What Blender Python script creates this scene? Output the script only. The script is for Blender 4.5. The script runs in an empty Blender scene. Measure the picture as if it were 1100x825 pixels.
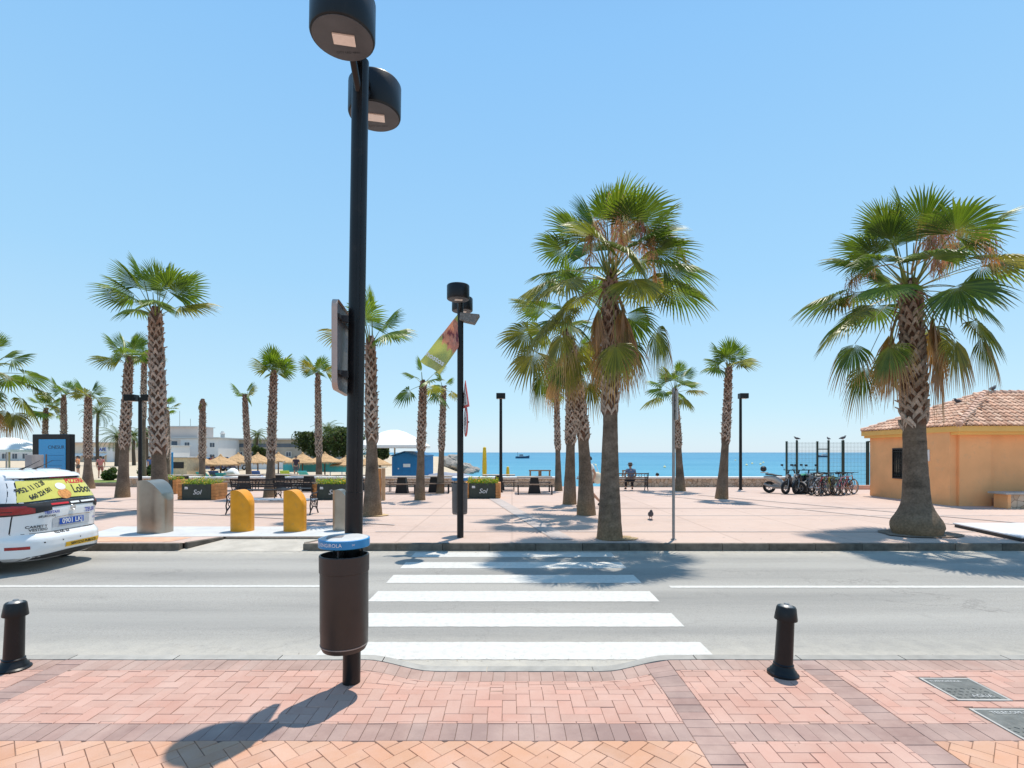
import bpy, bmesh, math, random
from math import sin, cos, pi, radians as R, sqrt
from mathutils import Vector as V, Matrix, noise

sc = bpy.context.scene
COL = sc.collection
F = 555.0

def gx(px, d): return (px - 550.0) / F * d
def gd(py, z=0.14): return F * (2.0 - z) / (py - 486.0)
def gz(py, d): return 2.0 - (py - 486.0) / F * d

# ------------------------------------------------------------------ materials
def nodes(name):
    m = bpy.data.materials.new(name); m.use_nodes = True
    nt = m.node_tree; b = nt.nodes['Principled BSDF']
    return m, nt, b
def N(nt, t, **kw):
    n = nt.nodes.new(t)
    for k, v in kw.items():
        if k in n.inputs: n.inputs[k].default_value = v
        else: setattr(n, k, v)
    return n
def rgba(c): return (c[0], c[1], c[2], 1.0)
def mix(nt, fac, a, b, mode='MIX'):
    n = nt.nodes.new('ShaderNodeMix'); n.data_type = 'RGBA'; n.blend_type = mode
    for sock, val in ((n.inputs[0], fac), (n.inputs[6], a), (n.inputs[7], b)):
        if isinstance(val, bpy.types.NodeSocket): nt.links.new(val, sock)
        elif isinstance(val, (int, float)): sock.default_value = val
        else: sock.default_value = rgba(val)
    return n.outputs[2]
def ramp(nt, src, p0, p1):
    n = nt.nodes.new('ShaderNodeMapRange'); n.inputs[1].default_value = p0; n.inputs[2].default_value = p1
    nt.links.new(src, n.inputs[0]); return n.outputs[0]
def tex(nt, scale, detail=4, rough=.55, kind='NOISE', coord='Object', dist=0):
    c = nt.nodes.new('ShaderNodeTexCoord')
    n = nt.nodes.new('ShaderNodeTexNoise'); n.inputs['Scale'].default_value = scale
    n.inputs['Detail'].default_value = detail; n.inputs['Roughness'].default_value = rough
    n.inputs['Distortion'].default_value = dist
    nt.links.new(c.outputs[coord], n.inputs['Vector']); return n.outputs[0]
def bump(nt, b, h, strength=.3, dist=.01):
    n = nt.nodes.new('ShaderNodeBump'); n.inputs['Strength'].default_value = strength
    n.inputs['Distance'].default_value = dist
    nt.links.new(h, n.inputs['Height']); nt.links.new(n.outputs[0], b.inputs['Normal'])
def mat(name, col, rough=.6, metal=0, var=.15, scale=6, bmp=0, bscale=60, spec=.4, dirt=None, coat=0):
    m, nt, b = nodes(name)
    t = tex(nt, scale, 6)
    lo = [max(0, x * (1 - var)) for x in col]; hi = [min(1, x * (1 + var)) for x in col]
    o = mix(nt, ramp(nt, t, .3, .7), lo, hi)
    if dirt:
        t2 = tex(nt, scale * 2.7, 8, .7)
        o = mix(nt, ramp(nt, t2, .55, .75), o, dirt)
    nt.links.new(o, b.inputs['Base Color'])
    b.inputs['Roughness'].default_value = rough; b.inputs['Metallic'].default_value = metal
    b.inputs['Specular IOR Level'].default_value = spec
    if coat: b.inputs['Coat Weight'].default_value = coat; b.inputs['Coat Roughness'].default_value = .05
    if bmp: bump(nt, b, tex(nt, bscale, 5), bmp, .01)
    return m
def cmat(name, rough=.7, var=.2, scale=30, transl=0, bmp=0, bscale=80, spec=.3):
    """material driven by the mesh colour attribute"""
    m, nt, b = nodes(name)
    a = nt.nodes.new('ShaderNodeAttribute'); a.attribute_name = 'Col'
    t = tex(nt, scale, 5)
    n = nt.nodes.new('ShaderNodeMapRange'); n.inputs[1].default_value = .25; n.inputs[2].default_value = .75
    n.inputs[3].default_value = 1 - var; n.inputs[4].default_value = 1 + var
    nt.links.new(t, n.inputs[0])
    h = nt.nodes.new('ShaderNodeVectorMath'); h.operation = 'SCALE'
    nt.links.new(a.outputs['Color'], h.inputs[0]); nt.links.new(n.outputs[0], h.inputs['Scale'])
    nt.links.new(h.outputs[0], b.inputs['Base Color'])
    b.inputs['Roughness'].default_value = rough; b.inputs['Specular IOR Level'].default_value = spec
    if bmp: bump(nt, b, tex(nt, bscale, 5), bmp, .01)
    if transl:
        tr = nt.nodes.new('ShaderNodeBsdfTranslucent')
        br = nt.nodes.new('ShaderNodeVectorMath'); br.operation = 'MULTIPLY'; br.inputs[1].default_value = (1.9, 1.75, .8)
        nt.links.new(h.outputs[0], br.inputs[0]); nt.links.new(br.outputs[0], tr.inputs['Color'])
        ms = nt.nodes.new('ShaderNodeMixShader'); ms.inputs[0].default_value = transl
        out = nt.nodes['Material Output']
        nt.links.new(b.outputs[0], ms.inputs[1]); nt.links.new(tr.outputs[0], ms.inputs[2])
        nt.links.new(ms.outputs[0], out.inputs['Surface'])
    return m

# ------------------------------------------------------------------ mesh builder
class MB:
    def __init__(s): s.v = []; s.f = []; s.c = []; s.cur = (.5, .5, .5); s.mi = []; s.m = 0; s.M = None
    def pt(s, p, c=None):
        p = V(p)
        if s.M is not None: p = s.M @ p
        s.v.append(p); s.c.append(c or s.cur); return len(s.v) - 1
    def face(s, idx): s.f.append(tuple(idx)); s.mi.append(s.m)
    def poly(s, pts, c=None): s.face([s.pt(p, c) for p in pts])
    def box(s, c, d, rz=0, rx=0, ry=0):
        m = Matrix.Translation(V(c)) @ Matrix.Rotation(rz, 4, 'Z') @ Matrix.Rotation(ry, 4, 'Y') @ Matrix.Rotation(rx, 4, 'X')
        i = [s.pt(m @ V((x * d[0] / 2, y * d[1] / 2, z * d[2] / 2))) for z in (-1, 1) for x, y in ((-1, -1), (1, -1), (1, 1), (-1, 1))]
        for f in ((3, 2, 1, 0), (4, 5, 6, 7), (0, 1, 5, 4), (1, 2, 6, 5), (2, 3, 7, 6), (3, 0, 4, 7)): s.face([i[k] for k in f])
    def tube(s, pts, rad, n=8, caps=True, flat=1.0):
        pts = [V(p) for p in pts]
        if isinstance(rad, (int, float)): rad = [rad] * len(pts)
        rings = []; up = None
        for k, p in enumerate(pts):
            t = (pts[min(k + 1, len(pts) - 1)] - pts[max(k - 1, 0)])
            if t.length < 1e-9: t = V((0, 0, 1))
            t.normalize()
            if up is None: up = V((0, 0, 1)) if abs(t.z) < .9 else V((0, 1, 0))
            a = t.cross(up)
            if a.length < 1e-4: a = t.cross(V((1, 0, .3)))
            a.normalize(); b = a.cross(t).normalized(); up = b
            rings.append([s.pt(p + (a * cos(2 * pi * j / n) + b * sin(2 * pi * j / n) * flat) * rad[k]) for j in range(n)])
        for r0, r1 in zip(rings, rings[1:]):
            for j in range(n): s.face((r0[j], r0[(j + 1) % n], r1[(j + 1) % n], r1[j]))
        if caps: s.face(rings[0][::-1]); s.face(rings[-1])
    def lathe(s, prof, n=24, o=(0, 0, 0), closed=False):
        o = V(o); rings = []
        for r, z in prof: rings.append([s.pt(o + V((max(r, 1e-4) * cos(2 * pi * j / n), max(r, 1e-4) * sin(2 * pi * j / n), z))) for j in range(n)])
        for r0, r1 in zip(rings, rings[1:]):
            for j in range(n): s.face((r0[j], r0[(j + 1) % n], r1[(j + 1) % n], r1[j]))
        if not closed: s.face(rings[0][::-1]); s.face(rings[-1])
    def prism(s, poly, a, b, axis='Z'):
        def q(p, h): return {'Z': (p[0], p[1], h), 'Y': (p[0], h, p[1]), 'X': (h, p[0], p[1])}[axis]
        i0 = [s.pt(q(p, a)) for p in poly]; i1 = [s.pt(q(p, b)) for p in poly]
        n = len(poly); s.face(i0[::-1]); s.face(i1)
        for j in range(n): s.face((i0[j], i0[(j + 1) % n], i1[(j + 1) % n], i1[j]))
    def torus(s, c, R0, r, n=28, m=6, axis='Y'):
        pts = []
        for k in range(n):
            a = 2 * pi * k / n
            rr = []
            for j in range(m):
                b = 2 * pi * j / m; q = R0 + r * cos(b); h = r * sin(b)
                p = {'Y': (q * cos(a), h, q * sin(a)), 'Z': (q * cos(a), q * sin(a), h), 'X': (h, q * cos(a), q * sin(a))}[axis]
                rr.append(s.pt(V(c) + V(p)))
            pts.append(rr)
        for k in range(n):
            for j in range(m): s.face((pts[k][j], pts[(k + 1) % n][j], pts[(k + 1) % n][(j + 1) % m], pts[k][(j + 1) % m]))
    def build(s, name, mats, parent=None, smooth=False, loc=None, bev=0, angle=40):
        me = bpy.data.meshes.new(name); me.from_pydata(s.v, [], s.f)
        for m in (mats if isinstance(mats, (list, tuple)) else [mats]): me.materials.append(m)
        me.polygons.foreach_set('material_index', s.mi)
        ca = me.color_attributes.new('Col', 'FLOAT_COLOR', 'POINT')
        ca.data.foreach_set('color', [x for c in s.c for x in (c[0], c[1], c[2], 1.0)])
        bm = bmesh.new(); bm.from_mesh(me); bmesh.ops.recalc_face_normals(bm, faces=bm.faces)
        if bev: bmesh.ops.bevel(bm, geom=[e for e in bm.edges if e.is_manifold and e.calc_face_angle(0) > R(50)], offset=bev, segments=2, affect='EDGES', profile=.6)
        bm.to_mesh(me); bm.free()
        if smooth:
            me.polygons.foreach_set('use_smooth', [True] * len(me.polygons))
            try: me.set_sharp_from_angle(angle=R(angle))
            except Exception: pass
        o = bpy.data.objects.new(name, me); COL.objects.link(o)
        if parent: o.parent = parent
        if loc is not None: o.location = loc
        return o

def tag(o, label=None, cat=None, group=None, kind=None):
    if label: o['label'] = label
    if cat: o['category'] = cat
    if group: o['group'] = group
    if kind: o['kind'] = kind
    return o
def thing(name, label, cat, loc, rz=0, group=None):
    o = bpy.data.objects.new(name, None); COL.objects.link(o); o.empty_display_size = .2
    o.location = loc; o.rotation_euler = (0, 0, rz)
    return tag(o, label, cat, group)
def copy_tree(root, loc, rz=0, label=None, scale=None):
    def rec(o, parent):
        c = o.copy(); COL.objects.link(c)
        if parent: c.parent = parent
        for ch in list(o.children): rec(ch, c)
        return c
    c = rec(root, None); c.location = loc; c.rotation_euler = (0, 0, rz)
    if label: c['label'] = label
    if scale: c.scale = (scale,) * 3
    return c
def lettering(s, size, m, parent, M, name='lettering', warp=None, shear=0, bold=0, xs=1):
    cu = bpy.data.curves.new('tmp', 'FONT'); cu.body = s; cu.size = size; cu.align_x = 'CENTER'; cu.align_y = 'CENTER'
    cu.shear = shear; cu.offset = bold; cu.resolution_u = 3
    t = bpy.data.objects.new('tmp', cu); COL.objects.link(t)
    dg = bpy.context.evaluated_depsgraph_get(); dg.update()
    me = bpy.data.meshes.new_from_object(t.evaluated_get(dg)); bpy.data.objects.remove(t)
    me.materials.clear(); me.materials.append(m)
    for v in me.vertices:
        p = V((v.co.x * xs, v.co.y, 0))
        v.co = warp(M @ p) if warp else M @ p
    o = bpy.data.objects.new(name, me); COL.objects.link(o); o.parent = parent
    return o
def frameM(o, x, y):
    """local XY plane -> origin o, x axis, y axis"""
    x = V(x).normalized(); y = V(y).normalized(); z = x.cross(y)
    return Matrix(((x.x, y.x, z.x, o[0]), (x.y, y.y, z.y, o[1]), (x.z, y.z, z.z, o[2]), (0, 0, 0, 1)))

# ------------------------------------------------------------------ shared materials
M_black = mat('black_paint', (.008, .008, .009), .36, 0, .3, 3, .05, 40, spec=.32, dirt=(.022, .02, .018))
M_bin = mat('brown_bin_paint', (.036, .027, .023), .42, 0, .15, 4, .05, 90)
M_dark = mat('dark_plastic', (.02, .02, .022), .55, 0, .2, 5)
M_grey = mat('grey_metal', (.30, .29, .28), .45, .6, .12, 8)
M_steel = mat('brushed_steel', (.36, .32, .27), .33, .95, .12, 3, .03, 120)
M_white = mat('white_paint', (.72, .72, .70), .5, 0, .05, 4)
M_carwhite = mat('car_white_paint', (.78, .78, .78), .25, 0, .02, 2, coat=.8)
M_glass = mat('dark_glass', (.012, .014, .016), .08, 0, .1, 2, spec=.6)
M_rubber = mat('rubber', (.015, .015, .016), .8, 0, .2, 20)
M_chrome = mat('chrome', (.6, .6, .6), .2, 1, .05, 5)
M_red = mat('red_plastic', (.30, .008, .012), .25, 0, .3, 12, coat=.6)
M_blue = mat('blue_paint', (.010, .21, .46), .4, 0, .1, 6, coat=.2)
M_ltgrey = mat('light_grey', (.50, .50, .49), .6, 0, .1, 8)
M_yellow = mat('ochre_yellow_paint', (.74, .30, .010), .42, 0, .14, 3, .05, 60, dirt=(.50, .25, .06))
M_wood = mat('planter_wood', (.52, .22, .07), .6, 0, .3, 5)
M_bwood = mat('dark_bench_wood', (.17, .11, .075), .6, 0, .3, 8)
M_white_letter = mat('white_lettering', (.75, .75, .75), .5, 0, .02, 4)
M_black_letter = mat('black_lettering', (.015, .015, .02), .5, 0, .02, 4)
M_blue_letter = mat('blue_lettering', (.03, .06, .35), .5, 0, .02, 4)
M_red_letter = mat('red_lettering', (.55, .02, .03), .5, 0, .02, 4)
M_skin = mat('skin', (.50, .28, .19), .5, 0, .08, 8)
M_hair = mat('dark_hair', (.015, .011, .009), .6, 0, .3, 40)
M_thatch = mat('thatch_straw', (.50, .31, .155), .9, 0, .3, 14, .8, 50)
M_canvas = mat('white_canvas', (.80, .79, .75), .8, 0, .04, 4)
M_concrete = mat('concrete', (.43, .41, .38), .85, 0, .15, 3, .2, 60, dirt=(.32, .30, .27))
M_kerb = mat('dark_kerb_stone', (.13, .105, .085), .85, 0, .3, 4, .3, 60)
M_col = cmat('painted_by_attribute', .6, .15, 12, 0, .1, 60)
M_leaf = cmat('palm_leaf', .42, .18, 6, .34, 0, spec=.45)
M_trunk = cmat('palm_trunk', .9, .35, 22, 0, .6, 70, spec=.15)
M_plant = cmat('plant_leaf', .6, .25, 3, .3, 0, spec=.3)
M_seed = cmat('palm_seed_strands', .9, .2, 20, .25)

# ------------------------------------------------------------------ world, sun, camera
SUN_EL, SUN_AZ = 73.5, 28.0        # azimuth from +Y towards +X
w = bpy.data.worlds.new('World'); sc.world = w; w.use_nodes = True
nt = w.node_tree; bg = nt.nodes['Background']
sky = nt.nodes.new('ShaderNodeTexSky'); sky.sky_type = 'NISHITA'; sky.sun_disc = False
sky.sun_elevation = R(SUN_EL); sky.sun_rotation = R(SUN_AZ)
sky.altitude = 0; sky.air_density = 1.0; sky.dust_density = .3; sky.ozone_density = 1.6
# photo white balance of the sky
grade = nt.nodes.new('ShaderNodeVectorMath'); grade.operation = 'MULTIPLY'; grade.inputs[1].default_value = (.85, .95, 1.0)
nt.links.new(sky.outputs[0], grade.inputs[0])
wtc = nt.nodes.new('ShaderNodeTexCoord'); wsp = nt.nodes.new('ShaderNodeSeparateXYZ'); nt.links.new(wtc.outputs['Generated'], wsp.inputs[0])
cr = nt.nodes.new('ShaderNodeValToRGB'); els = cr.color_ramp.elements
for k_, (p_, c_) in enumerate([(0.0, (.70, .855, 1.0)), (.08, (.58, .84, .99)), (.30, (.41, .74, 1.03)), (.62, (.29, .62, 1.02)), (1.0, (.14, .36, .78))]):
    e_ = els[k_] if k_ < 2 else els.new(p_)
    e_.position = p_; e_.color = rgba([x / .15 * .15 for x in c_])
nt.links.new(wsp.outputs['Z'], cr.inputs[0])
sc_ = nt.nodes.new('ShaderNodeVectorMath'); sc_.operation = 'SCALE'; sc_.inputs['Scale'].default_value = 1 / .15; nt.links.new(cr.outputs[0], sc_.inputs[0])
nt.links.new(mix(nt, .80, grade.outputs[0], sc_.outputs[0]), bg.inputs[0])
bg.inputs[1].default_value = .15
SKY_GRADE = grade
sd = bpy.data.lights.new('sun', 'SUN'); sd.energy = 4.9; sd.angle = R(.5); sd.color = (1, .93, .82)
so = bpy.data.objects.new('sun', sd); COL.objects.link(so)
el, az = R(SUN_EL), R(SUN_AZ)
so.rotation_euler = V((sin(az) * cos(el), cos(az) * cos(el), sin(el))).to_track_quat('Z', 'Y').to_euler()
cam = bpy.data.cameras.new('camera'); co = bpy.data.objects.new('camera', cam); COL.objects.link(co)
cam.sensor_width = 36; cam.lens = 36 * F / 1100; cam.shift_y = 73.5 / 1100; cam.clip_end = 60000; cam.clip_start = .05
co.location = (0, 0, 2); co.rotation_euler = (R(90), 0, 0); sc.camera = co
sc.view_settings.view_transform = 'Standard'; sc.view_settings.look = 'None'; sc.view_settings.exposure = 0
sc.render.engine = 'CYCLES'; sc.render.resolution_x = 1024; sc.render.resolution_y = 768

# ------------------------------------------------------------------ ground, sea
m, nt, b = nodes('sea_water')
g = nt.nodes.new('ShaderNodeNewGeometry'); sp = nt.nodes.new('ShaderNodeSeparateXYZ'); nt.links.new(g.outputs['Position'], sp.inputs[0])
c1 = mix(nt, ramp(nt, sp.outputs['Y'], 50, 260), (.055, .26, .36), (.02, .175, .31))
c2 = mix(nt, ramp(nt, sp.outputs['Y'], 250, 3000), c1, (.012, .10, .22))
mp = nt.nodes.new('ShaderNodeMapping'); mp.inputs['Scale'].default_value = (.012, .06, 1); nt.links.new(g.outputs['Position'], mp.inputs[0])
tn = N(nt, 'ShaderNodeTexNoise', Scale=1.0, Detail=9.0, Roughness=.62); nt.links.new(mp.outputs[0], tn.inputs['Vector'])
c3 = mix(nt, ramp(nt, tn.outputs[0], .35, .7), c2, (.09, .31, .42)); 
c4 = mix(nt, .75, c2, c3)
nt.links.new(c4, b.inputs['Base Color']); b.inputs['Roughness'].default_value = .35; b.inputs['Specular IOR Level'].default_value = .18
mp2 = nt.nodes.new('ShaderNodeMapping'); mp2.inputs['Scale'].default_value = (.25, .8, 1); nt.links.new(g.outputs['Position'], mp2.inputs[0])
tb = N(nt, 'ShaderNodeTexNoise', Scale=1.0, Detail=8.0, Roughness=.6); nt.links.new(mp2.outputs[0], tb.inputs['Vector'])
bump(nt, b, tb.outputs[0], .6, .5)
M_sea = m
mb = MB()
ys = [40, 60, 90, 150, 300, 800, 2500, 8000, 30000]
xs = [-40000, -8000, -1500, -300, -60, 0, 60, 300, 1500, 8000, 40000]
idx = [[mb.pt((x, y, -1.8)) for x in xs] for y in ys]
for j in range(len(ys) - 1):
    for i in range(len(xs) - 1): mb.face((idx[j][i], idx[j][i + 1], idx[j + 1][i + 1], idx[j + 1][i]))
tag(mb.build('sea', M_sea), kind='structure')

# beach / coast terrain
def shore(x):
    if x > -5: return 52.
    return 52 + min(1, (-5 - x) / 5) * 28 + (-5 - x) * 5.2
def beach_z(x, y):
    sh = shore(x)
    if sh < 57:
        z = -.38 - (y - 27.6) / (sh - 27.6) * 1.5
    else:
        t = max(0, min(1, (y - (sh - 35)) / 36.)); z = -.03 - 1.9 * t * t * (3 - 2 * t)
        k = max(0, min(1, (-5 - x) / 8.)); z0 = -.38 - (y - 27.6) / (sh - 27.6) * 1.5
        z = z * k + z0 * (1 - k)
    return z + .03 * noise.noise(V((x * .5, y * .5, 0)))
mb = MB()
xs = [-700, -400, -250, -180, -140, -110, -90] + [-80 + 2.5 * i for i in range(73)] + [130, 200, 400, 700]
ys = [27.9 + 1.6 * i for i in range(24)] + [68, 74, 80, 90, 100, 115, 130, 150, 180, 220, 300, 450]
idx = [[mb.pt((x, y, beach_z(x, y))) for x in xs] for y in ys]
for j in range(len(ys) - 1):
    for i in range(len(xs) - 1): mb.face((idx[j][i], idx[j][i + 1], idx[j + 1][i + 1], idx[j + 1][i]))
tag(mb.build('beach', mat('beach_sand', (.52, .42, .30), .95, 0, .12, .8, .4, 12), smooth=True), kind='structure')
# deep base ground so nothing is empty under the land
mb = MB(); mb.poly([(-3000, -400, -2.6), (3000, -400, -2.6), (3000, 45, -2.6), (-3000, 45, -2.6)])
tag(mb.build('ground', mat('earth', (.3, .25, .2), .9)), kind='structure')

# road
m, nt, b = nodes('asphalt')
fine = tex(nt, 55, 6, .75); big = tex(nt, .45, 4, .6, dist=.4); gr = tex(nt, 160, 2, .5)
o = mix(nt, ramp(nt, fine, .33, .68), (.245, .232, .21), (.42, .40, .365))
o = mix(nt, ramp(nt, big, .35, .7), o, mix(nt, .35, o, (.36, .34, .31)))
o = mix(nt, ramp(nt, gr, .62, .75), o, (.50, .48, .44))
o = mix(nt, ramp(nt, tex(nt, 17, 3, .8), .52, .72), o, mix(nt, .35, o, (.16, .155, .145)))
g = nt.nodes.new('ShaderNodeNewGeometry'); sp = nt.nodes.new('ShaderNodeSeparateXYZ'); nt.links.new(g.outputs['Position'], sp.inputs[0])
wv = nt.nodes.new('ShaderNodeMapping'); wv.inputs['Scale'].default_value = (.12, 1.1, 1); nt.links.new(g.outputs['Position'], wv.inputs[0])
ws = N(nt, 'ShaderNodeTexNoise', Scale=1.0, Detail=5.0, Roughness=.6); nt.links.new(wv.outputs[0], ws.inputs['Vector'])
o = mix(nt, ramp(nt, ws.outputs[0], .4, .7), o, mix(nt, .6, o, (.19, .185, .175)))
vc = nt.nodes.new('ShaderNodeTexVoronoi'); vc.feature = 'DISTANCE_TO_EDGE'; vc.inputs['Scale'].default_value = .42
va = nt.nodes.new('ShaderNodeVectorMath'); va.operation = 'MULTIPLY_ADD'; va.inputs[1].default_value = (.9, .9, .9)
cn = N(nt, 'ShaderNodeTexNoise', Scale=2.2, Detail=6.0, Roughness=.65); nt.links.new(g.outputs['Position'], cn.inputs['Vector']); nt.links.new(cn.outputs['Color'], va.inputs[0]); nt.links.new(g.outputs['Position'], va.inputs[2]); nt.links.new(va.outputs[0], vc.inputs['Vector'])
ck = N(nt, 'ShaderNodeMath', operation='MULTIPLY'); nt.links.new(ramp(nt, vc.outputs[0], .012, .0), ck.inputs[0]); nt.links.new(ramp(nt, tex(nt, .6, 3), .48, .62), ck.inputs[1])
o = mix(nt, ck.outputs[0], o, mix(nt, .45, o, (.14, .13, .12)))
st2 = tex(nt, 1.1, 7, .72, dist=.6); o = mix(nt, ramp(nt, st2, .60, .74), o, mix(nt, .45, o, (.17, .16, .15)))
# worn wheel paths
wp_ = N(nt, 'ShaderNodeMath', operation='SINE'); wm_ = N(nt, 'ShaderNodeMath', operation='MULTIPLY'); wm_.inputs[1].default_value = 4.3; nt.links.new(sp.outputs['Y'], wm_.inputs[0]); nt.links.new(wm_.outputs[0], wp_.inputs[0])
o = mix(nt, ramp(nt, wp_.outputs[0], .1, 1.0), o, mix(nt, .22, o, (.50, .475, .43)))
# dusty, bleached strips beside both kerbs
e1 = ramp(nt, sp.outputs['Y'], 5.75, 4.95); e2 = ramp(nt, sp.outputs['Y'], 9.7, 10.45)
ad = N(nt, 'ShaderNodeMath', operation='MAXIMUM'); nt.links.new(e1, ad.inputs[0]); nt.links.new(e2, ad.inputs[1])
md = N(nt, 'ShaderNodeMath', operation='MULTIPLY'); nt.links.new(ad.outputs[0], md.inputs[0]); nt.links.new(ramp(nt, tex(nt, 5, 6, .7), .2, .7), md.inputs[1])
o = mix(nt, md.outputs[0], o, (.50, .46, .39))
nt.links.new(o, b.inputs['Base Color']); b.inputs['Roughness'].default_value = .85; b.inputs['Specular IOR Level'].default_value = .25
bump(nt, b, fine, .5, .006)
M_asphalt = m
mb = MB(); mb.poly([(-400, 4.6, 0), (400, 4.6, 0), (400, 11.9, 0), (-400, 11.9, 0)])
tag(mb.build('road', M_asphalt), kind='structure')

# road markings (worn white paint)
m, nt, b = nodes('road_paint')
t = tex(nt, 14, 8, .75); t2 = tex(nt, 70, 3, .6)
o = mix(nt, ramp(nt, t, .3, .62), (.48, .46, .42), (.63, .61, .565))
o = mix(nt, ramp(nt, t2, .66, .85), o, (.42, .40, .37))
t3 = tex(nt, 3.2, 9, .8, dist=.5); o = mix(nt, ramp(nt, t3, .62, .70), o, mix(nt, .4, o, (.36, .34, .31)))
nt.links.new(o, b.inputs['Base Color']); b.inputs['Roughness'].default_value = .6
M_paint = m
rnd = random.Random(3)
mb = MB()
def stripe(x0, x1, y0, y1, z=.004):
    n = max(2, int((x1 - x0) / .05)); 
    a = [mb.pt((x0 + (x1 - x0) * i / n + rnd.uniform(-.006, .006), y0 + rnd.uniform(-.005, .005), z)) for i in range(n + 1)]
    c = [mb.pt((x0 + (x1 - x0) * i / n, y1 + rnd.uniform(-.005, .005), z)) for i in range(n + 1)]
    for i in range(n): mb.face((a[i], a[i + 1], c[i + 1], c[i]))
for y0, y1 in ((4.98, 5.44), (5.92, 6.42), (6.92, 7.44), (7.90, 8.42), (8.90, 9.40), (9.86, 10.33)): stripe(-1.93, 1.98, y0, y1)
tag(mb.build('crosswalk', M_paint), kind='structure')
mb = MB(); stripe(2.35, 60, 7.62, 7.74); stripe(-60, -2.2, 7.66, 7.77)
tag(mb.build('centre_line', M_paint), kind='structure')

# ------------------------------------------------------------------ near pavement : every brick laid
def smooth(t): t = max(0, min(1, t)); return t * t * (3 - 2 * t)
def pz(x, y):
    dip = smooth((1.42 - abs(x - .05)) / .62) * smooth((y - 4.05) / .6)
    return .08 - .072 * dip + .004 * noise.noise(V((x * 1.3, y * 1.3, 2)))
def wy(x, y):
    return y - .085 * smooth((1.42 - abs(x - .05)) / .75) * smooth((y - 4.1) / .6)
def clip(poly, x0, x1, y0, y1):
    for ax, lim, sgn in ((0, x0, 1), (0, x1, -1), (1, y0, 1), (1, y1, -1)):
        out = []
        for i in range(len(poly)):
            a, c = poly[i], poly[(i + 1) % len(poly)]
            ia = (a[ax] - lim) * sgn >= 0; ic = (c[ax] - lim) * sgn >= 0
            if ia: out.append(a)
            if ia != ic:
                t = (lim - a[ax]) / (c[ax] - a[ax]); out.append((a[0] + t * (c[0] - a[0]), a[1] + t * (c[1] - a[1])))
        poly = out
        if len(poly) < 3: return []
    return poly
brk = MB(); rb = random.Random(11)
def brick(poly, col, tilt=.004):
    cx = sum(p[0] for p in poly) / len(poly); cy = sum(p[1] for p in poly) / len(poly)
    area = abs(sum(poly[i][0] * poly[(i + 1) % len(poly)][1] - poly[(i + 1) % len(poly)][0] * poly[i][1] for i in range(len(poly)))) / 2
    if area < .0006: return
    for hx0, hx1, hy0, hy1 in HOLES:
        xs_ = [p[0] for p in poly]; ys_ = [p[1] for p in poly]
        if max(xs_) > hx0 and min(xs_) < hx1 and max(ys_) > hy0 and min(ys_) < hy1:
            best = None
            for q in ((-99, hx0, -99, 99), (hx1, 99, -99, 99), (-99, 99, -99, hy0), (-99, 99, hy1, 99)):
                pc_ = clip(poly, *q)
                if pc_:
                    A_ = abs(sum(pc_[i][0] * pc_[(i + 1) % len(pc_)][1] - pc_[(i + 1) % len(pc_)][0] * pc_[i][1] for i in range(len(pc_)))) / 2
                    if best is None or A_ > best[0]: best = (A_, pc_)
            if best is None or best[0] < .0012: return
            poly = best[1]; cx = sum(p[0] for p in poly) / len(poly); cy = sum(p[1] for p in poly) / len(poly)
    dz = rb.uniform(-.0018, .0018); tx = rb.uniform(-tilt, tilt) * .7; ty = rb.uniform(-tilt, tilt) * .7
    if rb.random() < .03: dz -= .003; tx *= 3
    k = rb.gauss(1, .05); hue = rb.uniform(-.05, .05)
    c = (col[0] * k, col[1] * k * (1 + hue), col[2] * k * (1 + hue * 1.3))
    def ring(sh, z):
        out = []
        for p in poly:
            d = V((cx - p[0], cy - p[1])); L = d.length or 1; q = V((p[0], p[1])) + d / L * sh
            out.append(brk.pt((q.x, wy(q.x, q.y), pz(q.x, q.y) + dz + z + (q.x - cx) * tx + (q.y - cy) * ty), c))
        return out
    jg = rb.uniform(.0014, .0034)
    a = ring(jg, -.03); e = ring(jg, -.0035); t = ring(jg + .004, 0)
    n = len(poly)
    for r0, r1 in ((a, e), (e, t)):
        for i in range(n): brk.face((r0[i], r0[(i + 1) % n], r1[(i + 1) % n], r1[i]))
    brk.face(t)
HOLES = [(3.45, 3.89, 3.985, 4.415), (3.405, 4.405, 3.285, 3.885)]
PINK, ORANGE, BROWN = (.485, .282, .222), (.52, .285, .18), (.295, .195, .17)
def herring(x0, x1, y0, y1, ang, col, w=.106, org=(0, 0)):
    ca, sa = cos(ang), sin(ang); cx, cy = (x0 + x1) / 2 + org[0], (y0 + y1) / 2 + org[1]
    Rr = sqrt((x1 - x0) ** 2 + (y1 - y0) ** 2) / 2 / w + 4; n = int(Rr) + 2
    for i in range(-n, n):
        for j in range(-n, n):
            k = (i - j) % 4
            if k == 0: rc = (i, j, i + 2, j + 1)
            elif k == 3: rc = (i, j, i + 1, j + 2)
            else: continue
            pl = [(rc[0], rc[1]), (rc[2], rc[1]), (rc[2], rc[3]), (rc[0], rc[3])]
            pl = [(cx + (p[0] * ca - p[1] * sa) * w, cy + (p[0] * sa + p[1] * ca) * w) for p in pl]
            if max(p[0] for p in pl) < x0 or min(p[0] for p in pl) > x1 or max(p[1] for p in pl) < y0 or min(p[1] for p in pl) > y1: continue
            pl = clip(pl, x0, x1, y0, y1)
            if pl: brick(pl, col)
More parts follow.
